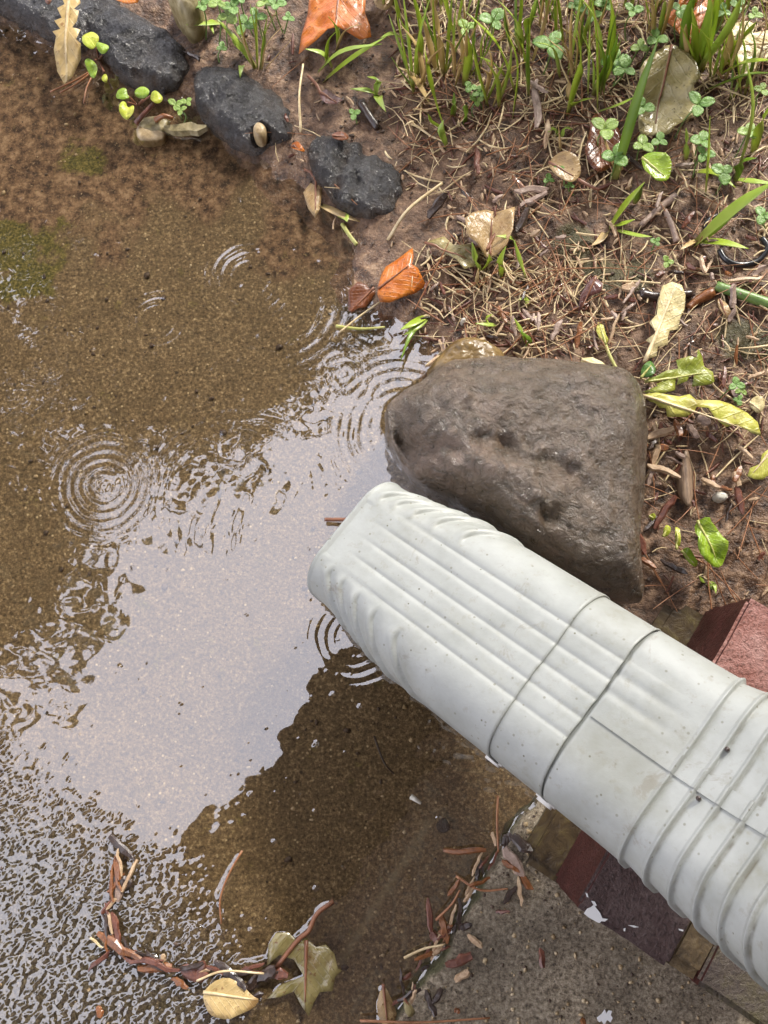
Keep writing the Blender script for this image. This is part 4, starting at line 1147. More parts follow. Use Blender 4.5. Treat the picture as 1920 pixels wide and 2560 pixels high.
leaf('young_leaf', 'upright yellow green leaf edge next to the lime leaf', 'leaf', [(1682, 1320), (1695, 1318), (1698, 1345), (1696, 1372), (1686, 1355)], (1690, 1375), (1690, 1318), Z(1690, 1345, .010), M['l_limey'], fold=.4, smooth=1, seed=36)
leaf('young_leaf', 'small oval yellow green leaf near the rock corner', 'leaf', [(1655, 1330), (1662, 1312), (1675, 1315), (1673, 1335), (1662, 1345)], (1657, 1342), (1670, 1313), Z(1665, 1330, .006), M['l_limey'], smooth=2, seed=37)
leaf('young_leaf', 'tiny yellow oval leaf above the small oval leaf by the rock', 'leaf', [(1622, 1288), (1632, 1284), (1640, 1295), (1632, 1303), (1624, 1298)], (1622, 1290), (1638, 1300), Z(1631, 1293, .005), M['l_limey'], smooth=2, seed=38)
leaf('young_leaf', 'bright lime round leaf at the foot of the grass', 'leaf', [(1602, 400), (1612, 386), (1640, 385), (1665, 395), (1678, 420), (1672, 452), (1645, 457), (1618, 440), (1606, 420)], (1604, 395), (1670, 448), Z(1640, 420, .016), M['l_lime'], curl=.004, wave=.002, smooth=1, seed=39)

WATER_LV = [('lime_a', [(204, 98), (215, 83), (238, 82), (251, 97), (244, 112), (235, 122), (228, 126), (212, 118)], 'largest lime leaf standing in water by the first stones', 'l_limey', (240, 120)),
            ('lime_b', [(241, 112), (255, 107), (272, 115), (276, 128), (258, 138), (246, 130)], 'smaller green leaf right of the largest lime leaf in water', 'l_lime', (255, 138)),
            ('lime_c', [(213, 160), (222, 148), (238, 155), (247, 175), (240, 200), (225, 192)], 'long lime leaf pointing down over the water', 'l_lime', (238, 150)),
            ('lime_d', [(255, 195), (260, 182), (270, 192), (272, 208), (258, 208)], 'tiny yellow leaf at the tip of a red stalk in water', 'l_limey', (260, 180)),
            ('lime_e', [(288, 238), (298, 224), (318, 222), (318, 236), (326, 245), (310, 252), (294, 250)], 'notched lime leaf left of the water seedling', 'l_lime', (320, 240)),
            ('lime_f', [(335, 240), (345, 220), (362, 216), (377, 230), (372, 245), (352, 246)], 'lime leaf at the top of the water seedling', 'l_lime', (356, 250)),
            ('lime_g', [(375, 242), (385, 228), (400, 235), (410, 248), (392, 262), (380, 256)], 'folded yellow lime leaf right of the water seedling', 'l_limey', (376, 240)),
            ('lime_h', [(298, 280), (302, 258), (315, 254), (318, 270), (335, 262), (338, 280), (322, 302), (308, 296)], 'heart shaped yellow leaf floating below the water seedling', 'l_limey', (318, 256))]
for k, (nm, q, lab, mm, bs) in enumerate(WATER_LV):
    c = np.mean(q, axis=0)
    leaf('round_leaf', lab, 'leaf', q, bs, (2 * c[0] - bs[0], 2 * c[1] - bs[1]), (.019 if k < 2 else .010) + .002 * (k % 3), M[mm], curl=.0015, wave=.0012, smooth=2, seed=60 + k, group='round lime leaves standing in the water', mid=False,
         stem=[(bs[0], bs[1], .008), ((bs[0] + (248 if k < 4 else 345)) / 2, (bs[1] + (150 if k < 4 else 262)) / 2, .004), (248 if k < 4 else 345, 150 if k < 4 else 265, -.003)], stem_r=.0005, stem_m=M['stem_r'])

# ------------------------------------------------------------------ clover
def clover(label, px, py, size, h, seed, m='clover', group='clover growing through the litter'):
    rg = random.Random(seed)
    gx, gy = at2((px, py), .01)
    z = ground(gx, gy) + h
    c = at(px, py, z)
    t = uniq(thing('clover', label, 'clover', (c.x, c.y, z - h), group), px, py, size, 'large')
    rr = 1.15 * size / FPX * (CZ - z)
    a0 = rg.uniform(0, 6.28)
    for k in range(3):
        a = a0 + k * 2.094 + rg.uniform(-.2, .2)
        d = Vector((math.cos(a), math.sin(a), 0)); n = Vector((-d.y, d.x, 0))
        L = rr * rg.uniform(.85, 1.1); Wd = L * rg.uniform(.38, .48)
        tl = rg.uniform(-.1, .35)
        V, UV = [], []
        rows = 6
        for i in range(rows + 1):
            u = i / rows
            w = Wd * math.sin(math.pi * min(1, u * .93 + .02) ** .8) ** .75
            uu = L * (u + .04)
            for j in (-1, -.5, 0, .5, 1):
                notch = -.10 * L * (1 - abs(j)) ** 2 if i == rows else 0
                V.append(c + d * (uu + notch) + n * (w * j) + Vector((0, 0, tl * uu - .25 * tl * uu * u + .22 * w * abs(j))))
                UV.append((u, j * .4))
        Fc = [(i * 5 + j, i * 5 + j + 1, i * 5 + j + 6, i * 5 + j + 5) for i in range(rows) for j in range(4)]
        o = obj('leaflet', V, Fc, M[m], t); uvset(o.data, UV); solid(o, .0002)
    b = Vector((c.x + rg.uniform(-.006, .006), c.y + rg.uniform(-.008, .0), z - h - .002))
    v, f = tube(curve([b, b.lerp(c, .6) + Vector((rg.uniform(-.003, .003), 0, 0)), c], 6), .00045, 5)
    obj('stem', v, f, M['stem_g'], t)
CLV = [(505, 14, 26, .02), (545, 8, 24, .022), (580, 18, 30, .02), (612, 62, 30, .012), (640, 42, 28, .016), (570, 40, 30, .018), (690, 10, 26, .02), (555, 120, 16, .006), (600, -5, 26, .02), (660, 5, 24, .02), (720, 45, 18, .01),
       (1378, 112, 46, .022), (1232, 52, 36, .02), (1165, 70, 26, .02), (1535, 150, 32, .014), (1562, 172, 34, .016), (1540, 172, 26, .012), (1600, 118, 26, .014), (1582, 28, 26, .02), (1640, 95, 30, .018), (1512, 12, 26, .02),
       (1514, 322, 36, .018), (1538, 392, 38, .014), (1748, 262, 38, .024), (1608, 268, 32, .02), (1605, 362, 30, .014), (1648, 352, 24, .014), (1700, 25, 28, .022), (1808, 28, 22, .02), (1885, 38, 22, .016), (1755, 352, 30, .016),
       (1760, 385, 26, .014), (1808, 432, 30, .012), (1870, 330, 26, .014), (1640, 605, 14, .006), (1175, 218, 20, .01), (1198, 232, 20, .01), (1192, 252, 18, .008), (1440, 15, 28, .02), (1480, 40, 24, .018), (1845, 15, 24, .02), (1905, 225, 22, .012),
       (1372, 448, 16, .006), (1425, 463, 14, .006), (1398, 425, 14, .008), (1852, 975, 15, .008), (1845, 1000, 14, .008), (1840, 962, 18, .012), (440, 262, 20, .006), (452, 275, 18, .008), (468, 255, 16, .008), (885, 285, 16, .006), (1908, 540, 26, .008), (1668, 655, 16, .006)]
for k, (x, y, sz, h) in enumerate(CLV):
    if x < 760 and y < 200: lab, g = 'clover', 'clover above the black stones'
    elif x > 1280 and y < 500: lab, g = 'clover', 'clover in the tall grass'
    elif x < 700: lab, g = 'pale clover sprig', 'clover at the water edge'
    elif y < 330: lab, g = 'clover in dry straw', 'clover in the straw'
    elif y > 900: lab, g = 'tiny clover sprig', 'clover by the dandelion'
    else: lab, g = 'tiny clover sprig', 'clover on open soil'
    clover(lab, x, y, sz, h, 100 + k, 'clover_y' if k % 4 == 1 or x < 700 and y > 200 else 'clover', g)

# ------------------------------------------------------------------ grass
def blade_mesh(b, t, w, sag=.0, seed=0, n=9, twist=0.0):
    """tapering folded blade from b to t (points), leaning in an arc"""
    rg = random.Random(seed)
    b, t = Vector(b), Vector(t)
    mid = b.lerp(t, .5) + Vector((rg.uniform(-.004, .004), rg.uniform(-.003, .003), abs((t - b).length) * (.10 + sag)))
    S = curve([b, mid, t], n)
    V, UV, Fc = [], [], []
    a = rg.uniform(-.5, .5)
    for i, p in enumerate(S):
        u = i / n
        d = (S[min(i + 1, n)] - S[max(i - 1, 0)]).normalized()
        s = d.cross(Vector((a * .4, .25, 1))); s.normalize()
        nn = s.cross(d)
        ww = w * .5 * (min(1, .55 + u * 1.8)) * (1 - max(0, (u - .35) / .65) ** 1.6 * .97)
        for j, lift in ((-1, .35), (0, 0), (1, .35)):
            V.append(p + s * (ww * j) + nn * (lift * ww)); UV.append((u, j * .5))
    for i in range(n):
        for j in range(2):
            Fc.append((i * 3 + j, i * 3 + j + 1, i * 3 + j + 4, i * 3 + j + 3))
    return V, Fc, UV
def tuft(label, blades, group='grass tufts in the soil bed', name='grass_tuft'):
    """blades: (base_px, tip_px, tip_height, width_mm, material)"""
    b0 = blades[0][0]
    g0 = at(b0[0], b0[1], gz(*b0))
    t = thing(name, label, 'grass', tuple(g0), group)
    for k, (bp, tp, hz, w, mm) in enumerate(blades):
        zb = gz(*bp)
        b = at(bp[0], bp[1], zb - .001); tt = at(tp[0], tp[1], zb + hz)
        V, Fc, UV = blade_mesh(b, tt, w * 1.25 / 1000, seed=int(bp[0] * 7 + tp[1] * 3 + k))
        o = obj('grass_blade', V, Fc, M[mm], t); uvset(o.data, UV); solid(o, .0002)
    return t
G, D_, LT, SW = 'g_green', 'g_dark', 'g_light', 'g_straw'
tuft('tuft of upright green blades and brown stalks right of the orange pointed leaf', [((1040, 205), (1025, -40), .055, 4.2, G), ((1030, 110), (985, -20), .03, 3.2, G), ((1062, 225), (1000, 60), .035, 3.5, SW), ((1095, 195), (1055, 40), .03, 3.5, SW),
      ((1110, 190), (1070, -40), .05, 3.4, SW), ((1135, 100), (1110, -50), .04, 4.0, G), ((1020, 110), (950, 95), .02, 3.2, LT), ((1075, 260), (1005, 170), .02, 4.2, SW), ((1062, 240), (990, 165), .012, 3.2, SW)])
tuft('tuft with a cut green stem standing lowest in the straw', [((1117, 370), (1108, 300), .012, 4.0, LT), ((1112, 330), (1062, 125), .045, 4.2, G), ((1160, 215), (1150, 35), .05, 4.0, G), ((1140, 215), (1148, 160), .02, 4.0, SW), ((1112, 325), (1070, 285), .012, 3.5, G), ((1160, 320), (1165, 262), .018, 3.4, D_), ((1132, 300), (1135, 230), .02, 3.0, D_)])
tuft('tuft of green blades bending over the straw at top middle', [((1280, 300), (1262, 70), .055, 4.0, G), ((1285, 230), (1160, 25), .05, 3.4, G), ((1300, 140), (1245, 0), .045, 3.8, LT), ((1320, 240), (1318, 60), .05, 3.0, D_), ((1318, 110), (1345, 40), .03, 3.2, G), ((1262, 195), (1195, 140), .025, 3.4, G), ((1265, 200), (1330, 150), .03, 2.4, SW)])
tuft('tuft of tall blades left of the olive tan leaf', [((1420, 290), (1440, 60), .055, 4.0, G), ((1492, 280), (1475, -30), .07, 4.4, G), ((1498, 180), (1450, -10), .05, 5.0, LT), ((1482, 240), (1545, 85), .045, 3.6, D_), ((1520, 170), (1518, -40), .055, 4.0, G), ((1425, 270), (1480, 245), .02, 3.8, G), ((1480, 285), (1592, 240), .02, 2.8, LT), ((1418, 250), (1410, 180), .02, 4, SW)])
tuft('single dark green blade crossing in front of the olive tan leaf', [((1535, 455), (1648, 92), .07, 4.6, D_), ((1540, 440), (1502, 330), .02, 2.4, SW), ((1545, 452), (1575, 395), .014, 2.0, SW)])
tuft('dense fan of blades at the top right', [((1702, 165), (1745, -30), .06, 5.0, D_), ((1742, 185), (1855, -10), .065, 5.2, LT), ((1738, 180), (1765, -60), .06, 5.2, LT), ((1735, 182), (1730, 20), .05, 4.2, G), ((1750, 185), (1800, -50), .06, 4.6, G), ((1790, 180), (1890, 55), .045, 4.4, G), ((1815, 170), (1865, 95), .03, 3.8, G),
      ((1800, 190), (1935, 150), .035, 5.0, G), ((1762, 228), (1930, 182), .035, 5.2, D_), ((1745, 190), (1700, 60), .04, 3.2, G), ((1720, 180), (1715, 60), .04, 3.4, SW), ((1800, 180), (1810, 40), .045, 3.4, SW), ((1765, 180), (1690, 40), .03, 2.4, SW)])
tuft('broad bright blade arching to the right edge', [((1738, 612), (1940, 452), .05, 9.0, LT), ((1745, 608), (1855, 520), .02, 5.0, LT), ((1738, 605), (1872, 622), .012, 5.0, G), ((1742, 600), (1700, 625), .006, 2.5, SW)])
tuft('small spreading tuft on the bare soil', [((1522, 575), (1612, 455), .03, 4.0, G), ((1525, 568), (1588, 548), .012, 3.4, G), ((1532, 574), (1630, 592), .01, 3.0, LT), ((1518, 576), (1478, 615), .004, 3.6, SW), ((1585, 510), (1608, 460), .02, 3.6, D_)])
tuft('pair of thin blades near the right edge', [((1762, 492), (1775, 290), .045, 4.4, G), ((1838, 448), (1862, 130), .06, 3.2, LT), ((1835, 452), (1892, 395), .02, 5.0, D_), ((1740, 430), (1840, 470), .010, 4.0, G), ((1712, 400), (1715, 320), .02, 3.6, LT), ((1880, 390), (1935, 250), .04, 4.2, G), ((1835, 450), (1940, 460), .012, 4.0, LT)])
tuft('fine tuft of thin grass beside the third black stone', [((640, 178), (595, 20), .045, 1.4, G), ((645, 176), (640, 5), .05, 1.3, G), ((652, 178), (690, 30), .045, 1.3, G), ((636, 180), (575, 60), .035, 1.4, SW), ((655, 180), (712, 60), .04, 1.2, SW), ((650, 178), (668, 40), .045, 1.1, LT), ((642, 176), (615, 70), .04, 1.2, SW), ((648, 180), (655, 70), .04, 1.4, D_), ((660, 178), (728, 100), .03, 1.2, SW), ((644, 180), (625, 10), .05, 1.2, G)])
tuft('arching crabgrass shoot above the black stone with the hole', [((645, 180), (540, 45), .025, 3.4, LT), ((560, 60), (465, 62), .012, 3.4, LT), ((625, 145), (578, 92), .012, 4.2, LT), ((610, 182), (572, 218), .004, 4.4, LT), ((545, 55), (535, 85), .006, 3.0, G), ((605, 165), (600, 195), .006, 3.0, LT)], name='crabgrass')
tuft('light blades crossing below the orange pointed leaf', [((808, 205), (965, 92), .03, 4.6, G), ((795, 182), (955, 110), .025, 4.0, LT), ((830, 170), (762, 122), .012, 4.2, LT), ((815, 165), (850, 70), .03, 2.0, G), ((840, 130), (905, 60), .025, 2.2, SW), ((845, 120), (820, 40), .03, 2.0, G)])
tuft('two leaved seedling on the mud beside the black stick', [((945, 240), (875, 222), .008, 4.2, LT), ((940, 240), (918, 192), .012, 4.2, LT), ((948, 240), (965, 280), .006, 4.4, LT)], name='seedling')
tuft('cut pair of green blades at the water edge', [((1070, 790), (1000, 825), .008, 4.2, G), ((1072, 788), (1010, 838), .006, 3.6, LT), ((1065, 800), (1000, 905), .010, 2.2, D_)])
tuft('short green blades rising by the folded brown leaf', [((1198, 680), (1180, 605), .02, 3.6, LT), ((1205, 678), (1222, 635), .02, 3.2, G), ((1250, 695), (1265, 615), .022, 3.6, G), ((1315, 700), (1285, 600), .02, 3.2, LT), ((1290, 605), (1240, 590), .010, 3.2, LT), ((1196, 720), (1196, 670), .012, 2.6, SW)])
tuft('thin blades standing in straw above the large rock', [((1310, 855), (1285, 795), .015, 3.2, LT), ((1312, 870), (1298, 825), .012, 3.0, D_), ((1240, 812), (1188, 808), .008, 2.6, LT), ((1225, 815), (1232, 785), .010, 2.2, G), ((1320, 770), (1298, 750), .006, 3.2, LT)])
tuft('tiny sprouts with pale tips below the broad grass', [((1400, 380), (1395, 310), .02, 2.0, SW), ((1400, 345), (1370, 330), .006, 2.6, LT), ((1402, 345), (1432, 325), .008, 2.4, LT)], name='seedling')
tuft('small pale green seedling on soil above the brick', [((1762, 1455), (1748, 1440), .005, 2.0, LT), ((1765, 1460), (1790, 1485), .004, 2.2, LT), ((1768, 1458), (1778, 1462), .003, 2.4, LT)], name='seedling')
# thinner blades filling the lawn edge behind
rg = random.Random(11)
for k in range(42):
    bx, by = rg.uniform(960, 1960), (rg.uniform(-60, 270) if k < 32 else rg.uniform(-220, -60))
    if bx < 1000 and by > 120: continue
    bl = []
    for j in range(rg.randint(4, 8)):
        p = (bx + rg.uniform(-22, 22), by + rg.uniform(-14, 14))
        bl.append((p, (p[0] + rg.uniform(-70, 70), p[1] - rg.uniform(80, 290)), rg.uniform(.02, .075), rg.uniform(.8, 2.3), rg.choice([G, G, LT, SW, SW, D_])))
    uniq(tuft('thin mixed grass tuft', bl, 'thin grass tufts along the top edge'), bx, by, max(q[2] for q in bl), 'tall')
tuft('floating pale grass blade at the foot of the last black stone', [((798, 512), (905, 556), .003, 4.0, SW), ((845, 535), (868, 555), .006, 4.0, LT)], name='grass_blade_litter')

# ------------------------------------------------------------------ single bits: stems, twigs, wire, bark
def stick(name, label, cat, pts, r0, r1, m, group=None, n=12, sides=8, knots=0, seed=0, flat=1.0):
    P = [at(p[0], p[1], (gz(p[0], p[1]) if len(p) < 3 else 0) + (p[2] if len(p) > 2 else r0 * .8)) for p in pts]
    C = curve(P, n)
    rg = random.Random(seed)
    rr = [(r0 + (r1 - r0) * i / n) * (1 + knots * rg.uniform(-.3, .3)) for i in range(n + 1)]
    v, f = tube(C, rr, sides)
    if flat != 1.0:
        v = [Vector(q) for q in v]
        for i in range(n + 1):
            for k in range(sides):
                q = v[i * sides + k]; q.z = C[i].z + (q.z - C[i].z) * flat
    o = obj(name, v, f, m)
    return tag(o, label, cat, group)
stick('wire', 'black wire loop lying on soil at the right edge', 'wire', [(1905, 595), (1918, 620), (1895, 652), (1850, 662), (1815, 650), (1798, 625)], .0016, .0016, M['rubber'], n=24)
stick('wire_end', 'short black wire end emerging by the broad bright blade', 'wire', [(1838, 530), (1790, 540), (1768, 555), (1765, 572)], .0015, .0015, M['rubber'], n=14)
stick('stick', 'short black charred stick on the mud', 'stick', [(902, 258), (922, 290), (945, 322)], .0028, .0024, M['chip_dark'], knots=.3)
stick('plant_stem', 'thick green plant stem reaching the right edge', 'stem', [(1790, 715), (1850, 735), (1930, 762)], .0028, .003, M['stem_g'], knots=.1)
stick('twig', 'grey brown twig passing under the cream dandelion leaf', 'twig', [(1600, 735), (1660, 742), (1735, 732)], .0028, .0022, M['chip_dark'], knots=.4)
stick('twig', 'orange ended split twig by the cream dandelion leaf', 'twig', [(1720, 770), (1745, 750), (1782, 730)], .0020, .0032, M['chip_orange'], knots=.3)
stick('twig', 'forked twig over the bare soil, longest arm', 'twig', [(1600, 565), (1650, 520), (1690, 490)], .0016, .0026, M['chip_grey'], knots=.4)
stick('twig', 'short twig joining the forked twig from below', 'twig', [(1692, 605), (1678, 560), (1662, 525)], .0018, .0014, M['chip_grey'], knots=.3)
stick('twig', 'red splinter poking out at the downspout mouth', 'twig', [(812, 1299, .006), (870, 1299, .008)], .0011, .0011, M['stem_r'])
BARKCHIP = ((412, 324), (518, 322))
stick('bark_strip', 'orange bark strip above the pale bark chip', 'bark', [(390, 300, .004), (410, 290, .008), (432, 296, .006)], .0018, .0012, M['chip_orange'], knots=.3)
stick('bark_strip', 'brown bark strip reaching into the water by the seedling', 'bark', [(340, 308, .002), (360, 285, .006), (385, 258, .008)], .0016, .0012, M['chip_red'], knots=.3)
stick('straw_stalk', 'long pale straw stalk angled beside the last black stone', 'straw', [(970, 600, .006), (1020, 525, .02), (1105, 458, .022)], .0012, .0009, M['straw'])
stick('straw_stalk', 'long tan pine needle standing between two black stones', 'straw', [(752, 330, .014), (748, 240, .02), (758, 160, .02)], .0008, .0006, M['straw'])
stick('grass_stalk', 'yellow stalk in the water beside the last black stone', 'straw', [(855, 560, .002), (875, 590, .003), (892, 612, .002)], .0012, .0012, M['stem_y'])
stick('straw_stalk', 'pale straw floating on the water below the orange leaf', 'straw', [(840, 815, .002), (900, 822, .0025), (962, 818, .002)], .0010, .0007, M['stem_y'])
stick('straw_stalk', 'thin straw crossing the floating straw below the orange leaf', 'straw', [(850, 830, .003), (900, 790, .003), (950, 755, .004)], .0006, .0006, M['straw'])
stick('seed', 'tiny pale seed floating in the dark water below the downspout', 'seed', [(1028, 1992, .001), (1040, 2000, .002), (1052, 2008, .001)], .0014, .0007, M['pale'], knots=.3)
stick('twig', 'thin black twig lying on the bed below the downspout', 'twig', [(935, 1840, -.004), (960, 1905, -.003), (985, 1935, -.004)], .0006, .0004, M['chip_dark'])
blob('dark_stone', [(1090, 2060), (1105, 2045), (1122, 2052), (1125, 2075), (1108, 2085), (1093, 2078)], -.005, -.003, M['black'], 'small black stone sunk beside the slab edge corner', 'stone', n_r=8, disp=.0004, seed=9, bottom=-.010, smooth=1)
stick('pine_needle', 'single pine needle floating in the dark lower water', 'pine needle', [(605, 2127, .002), (570, 2190, .0015), (550, 2250, .0012), (553, 2310, .0015)], .0006, .0004, M['needle'])
stick('pine_needle', 'pine needle lying over debris beside the golden oval leaf', 'pine needle', [(492, 2452, .004), (560, 2428, .007), (660, 2434, .005)], .0006, .0005, M['straw'])
for k, pp in enumerate([[(245, 165), (190, 200), (125, 230)], [(240, 172), (190, 210), (150, 232)], [(228, 195), (215, 225), (210, 258)]]):
    stick('pine_needle', ['upper pine needle of the pair in water below the buff leaf', 'lower pine needle of the pair in water below the buff leaf', 'pine needle pointing down under the long lime leaf'][k], 'pine needle', [(p[0], p[1], .0015) for p in pp], .0006, .0005, M['needle'])

# striped bract: a boat shaped scale
P = smooth_poly(poly([(1718, 1118), (1728, 1125), (1738, 1160), (1750, 1200), (1748, 1230), (1735, 1252), (1726, 1264), (1716, 1250), (1704, 1225), (1703, 1190), (1710, 1150)], .02), 1)
zb = gz(1725, 1190) + .005
V, Fc, UV = leaf_blade(P, at2((1718, 1118), .02), at2((1726, 1262), .02), zb, curl=-.006, wave=.001, seed=3, step=.0018)
o = obj('bract', V, Fc, M['bract']); uvset(o.data, UV); solid(o, .0008)
tag(o, 'brown striped spindle shaped bract on the soil right of the rock', 'bract')

# wood chips
def chip(name, label, cat, a, b, w, m, group, seed=0, z=.002, thick=.0014, parent_z=None, bend=.0):
    rg = random.Random(seed)
    za = (gz(*a) if parent_z is None else parent_z) + z; zb_ = (gz(*b) if parent_z is None else parent_z) + z + rg.uniform(0, .003)
    A, B = at(a[0], a[1], za), at(b[0], b[1], zb_)
    d = (B - A); L = d.length; d.normalize(); s = d.cross(Vector((0, 0, 1))).normalized(); u = s.cross(d)
    tw = rg.uniform(-.6, .6)
    V, Fc = [], []
    n = 5
    for i in range(n + 1):
        t = i / n
        p = A + d * (L * t) + u * (bend * L * math.sin(math.pi * t)) + s * (L * .04 * rg.uniform(-1, 1))
        ww = w * .5 * (.55 + .45 * math.sin(math.pi * (.15 + .7 * t))) * rg.uniform(.8, 1.15)
        if i in (0, n): ww *= rg.uniform(.35, .9)
        c, sn = math.cos(tw * t), math.sin(tw * t)
        s2, u2 = s * c + u * sn, u * c - s * sn
        th = thick * rg.uniform(.7, 1.2)
        V += [p - s2 * ww - u2 * th * .3, p - s2 * ww * .6 + u2 * th * .6, p + s2 * ww * .6 + u2 * th * .55, p + s2 * ww - u2 * th * .3]
    for i in range(n):
        for k in range(4):
            Fc.append((i * 4 + k, i * 4 + (k + 1) % 4, (i + 1) * 4 + (k + 1) % 4, (i + 1) * 4 + k))
    Fc += [(3, 2, 1, 0), (n * 4, n * 4 + 1, n * 4 + 2, n * 4 + 3)]
    return uniq(tag(obj(name, V, Fc, m, smooth=False), label, cat, group), (a[0] + b[0]) / 2, (a[1] + b[1]) / 2, math.hypot(a[0] - b[0], a[1] - b[1]))
tag(chip('bark_chip', '', 'bark chip', (412, 324), (518, 322), .0078, M['oliveS'], None, 77, z=.001, thick=.004, parent_z=.0), 'pale bark chip lying in the water by the black stone')
UNIQ.pop()
CH = [((1340, 200), (1345, 320), 24, 'chip_grey'), ((1372, 300), (1365, 372), 18, 'chip_tan'), ((1325, 205), (1370, 232), 16, 'chip_grey'), ((1190, 370), (1196, 435), 16, 'chip_red'), ((1285, 478), (1370, 470), 22, 'chip_grey'), ((1300, 515), (1368, 480), 20, 'chip_grey'),
      ((1290, 580), (1318, 520), 26, 'chip_dark'), ((1070, 545), (1115, 485), 26, 'chip_dark'), ((1280, 440), (1310, 470), 12, 'chip_orange'), ((1000, 880), (1030, 850), 10, 'chip_red'), ((1440, 870), (1452, 805), 18, 'chip_orange'), ((1378, 850), (1405, 800), 18, 'chip_grey'),
      ((1345, 905), (1420, 912), 12, 'chip_red'), ((1310, 900), (1340, 898), 16, 'chip_tan'), ((1520, 860), (1548, 785), 10, 'chip_tan'), ((1830, 770), (1835, 710), 22, 'chip_grey'), ((1822, 805), (1838, 770), 16, 'chip_grey'), ((1818, 700), (1910, 695), 14, 'chip_tan'),
      ((1612, 1098), (1690, 1066), 22, 'chip_tan'), ((1632, 1162), (1648, 1112), 20, 'chip_tan'), ((1618, 1160), (1702, 1192), 20, 'chip_tan'), ((1618, 1215), (1632, 1175), 16, 'chip_grey'), ((1640, 1120), (1672, 1118), 18, 'chip_orange'), ((1632, 1320), (1690, 1240), 22, 'chip_red'),
      ((1615, 1385), (1592, 1325), 18, 'chip_red'), ((1600, 1395), (1640, 1420), 16, 'chip_orange'), ((1650, 1400), (1720, 1432), 16, 'chip_dark'), ((1688, 1050), (1702, 1090), 20, 'chip_orange'), ((1720, 1060), (1745, 1095), 22, 'chip_grey'), ((1745, 1040), (1775, 1060), 26, 'chip_grey'),
      ((1850, 1165), (1838, 1205), 18, 'chip_orange'), ((1840, 1215), (1860, 1285), 20, 'chip_red'), ((1835, 1180), (1848, 1215), 20, 'chip_tan'), ((1755, 1195), (1800, 1220), 18, 'chip_tan'), ((1790, 1215), (1830, 1225), 12, 'chip_orange'), ((1835, 955), (1850, 1000), 30, 'chip_grey'), ((1870, 945), (1912, 930), 14, 'chip_tan'),
      ((1640, 1290), (1610, 1330), 14, 'chip_dark'), ((1690, 1130), (1712, 1145), 14, 'chip_grey'), ((1665, 1100), (1680, 1110), 14, 'chip_red'), ((1560, 760), (1600, 700), 12, 'chip_grey'), ((1555, 720), (1590, 715), 26, 'chip_tan'), ((1880, 690), (1915, 665), 22, 'chip_grey'), ((1752, 640), (1760, 680), 14, 'chip_tan'),
      ((1325, 590), (1350, 575), 18, 'chip_tan'), ((1388, 595), (1415, 592), 14, 'chip_grey'), ((1510, 745), (1545, 740), 14, 'chip_red'), ((1150, 855), (1165, 880), 12, 'chip_red'), ((1215, 840), (1245, 845), 12, 'chip_dark'), ((1280, 790), (1290, 840), 12, 'chip_grey'), ((1680, 1195), (1700, 1160), 12, 'chip_red'), ((1655, 480), (1640, 520), 12, 'chip_grey'),
      ((1865, 590), (1890, 600), 14, 'chip_red'), ((1350, 640), (1372, 625), 10, 'chip_grey'), ((720, 305), (712, 285), 10, 'chip_red'), ((485, 130), (500, 145), 16, 'chip_dark'), ((495, 110), (480, 120), 14, 'chip_dark'), ((1640, 690), (1660, 680), 14, 'chip_red'), ((1715, 660), (1740, 675), 16, 'chip_red'), ((1690, 990), (1720, 1000), 12, 'chip_red'),
      ((1880, 520), (1910, 510), 10, 'chip_tan'), ((1870, 1250), (1900, 1245), 10, 'chip_tan'), ((1895, 1400), (1912, 1380), 12, 'chip_red'), ((460, 130), (500, 150), 10, 'chip_dark'), ((970, 1300), (972, 1302), 2, 'chip_red')]
CLAB = {'chip_tan': 'pale tan wood chip', 'chip_grey': 'weathered grey wood chip', 'chip_red': 'reddish brown bark chip', 'chip_orange': 'orange brown bark chip', 'chip_dark': 'dark wet bark chip'}
for k, (a, b, w, mm) in enumerate(CH[:-1]):
    chip('wood_chip', CLAB[mm], 'wood chip', a, b, w / FPX * .43, M[mm], mm.replace('chip_', '') + ' wood chips in the litter', k, z=.004)
# random further chips
rg = random.Random(5)
for k in range(110):
    x, y = rg.choice([(rg.uniform(1080, 1900), rg.uniform(330, 900)), (rg.uniform(1610, 1915), rg.uniform(640, 1300)), (rg.uniform(1050, 1600), rg.uniform(680, 890))])
    if 1380 < x < 1700 and 480 < y < 700 and rg.random() < .7: continue
    if sdist(np.array([at2((x, y))[0]]), np.array([at2((x, y))[1]]), poly(ROCK_PX))[0] > -.004: continue
    L, a = rg.uniform(14, 55), rg.uniform(0, 3.14)
    mm = rg.choice(['chip_tan', 'chip_grey', 'chip_red', 'chip_red', 'chip_orange', 'chip_dark', 'chip_grey'])
    chip('wood_chip', CLAB[mm], 'wood chip', (x, y), (x + L * math.cos(a), y + L * math.sin(a)), rg.uniform(6, 15) / FPX * .43, M[mm], mm.replace('chip_', '') + ' wood chips in the litter', 200 + k, z=.002, bend=rg.uniform(-.05, .12))

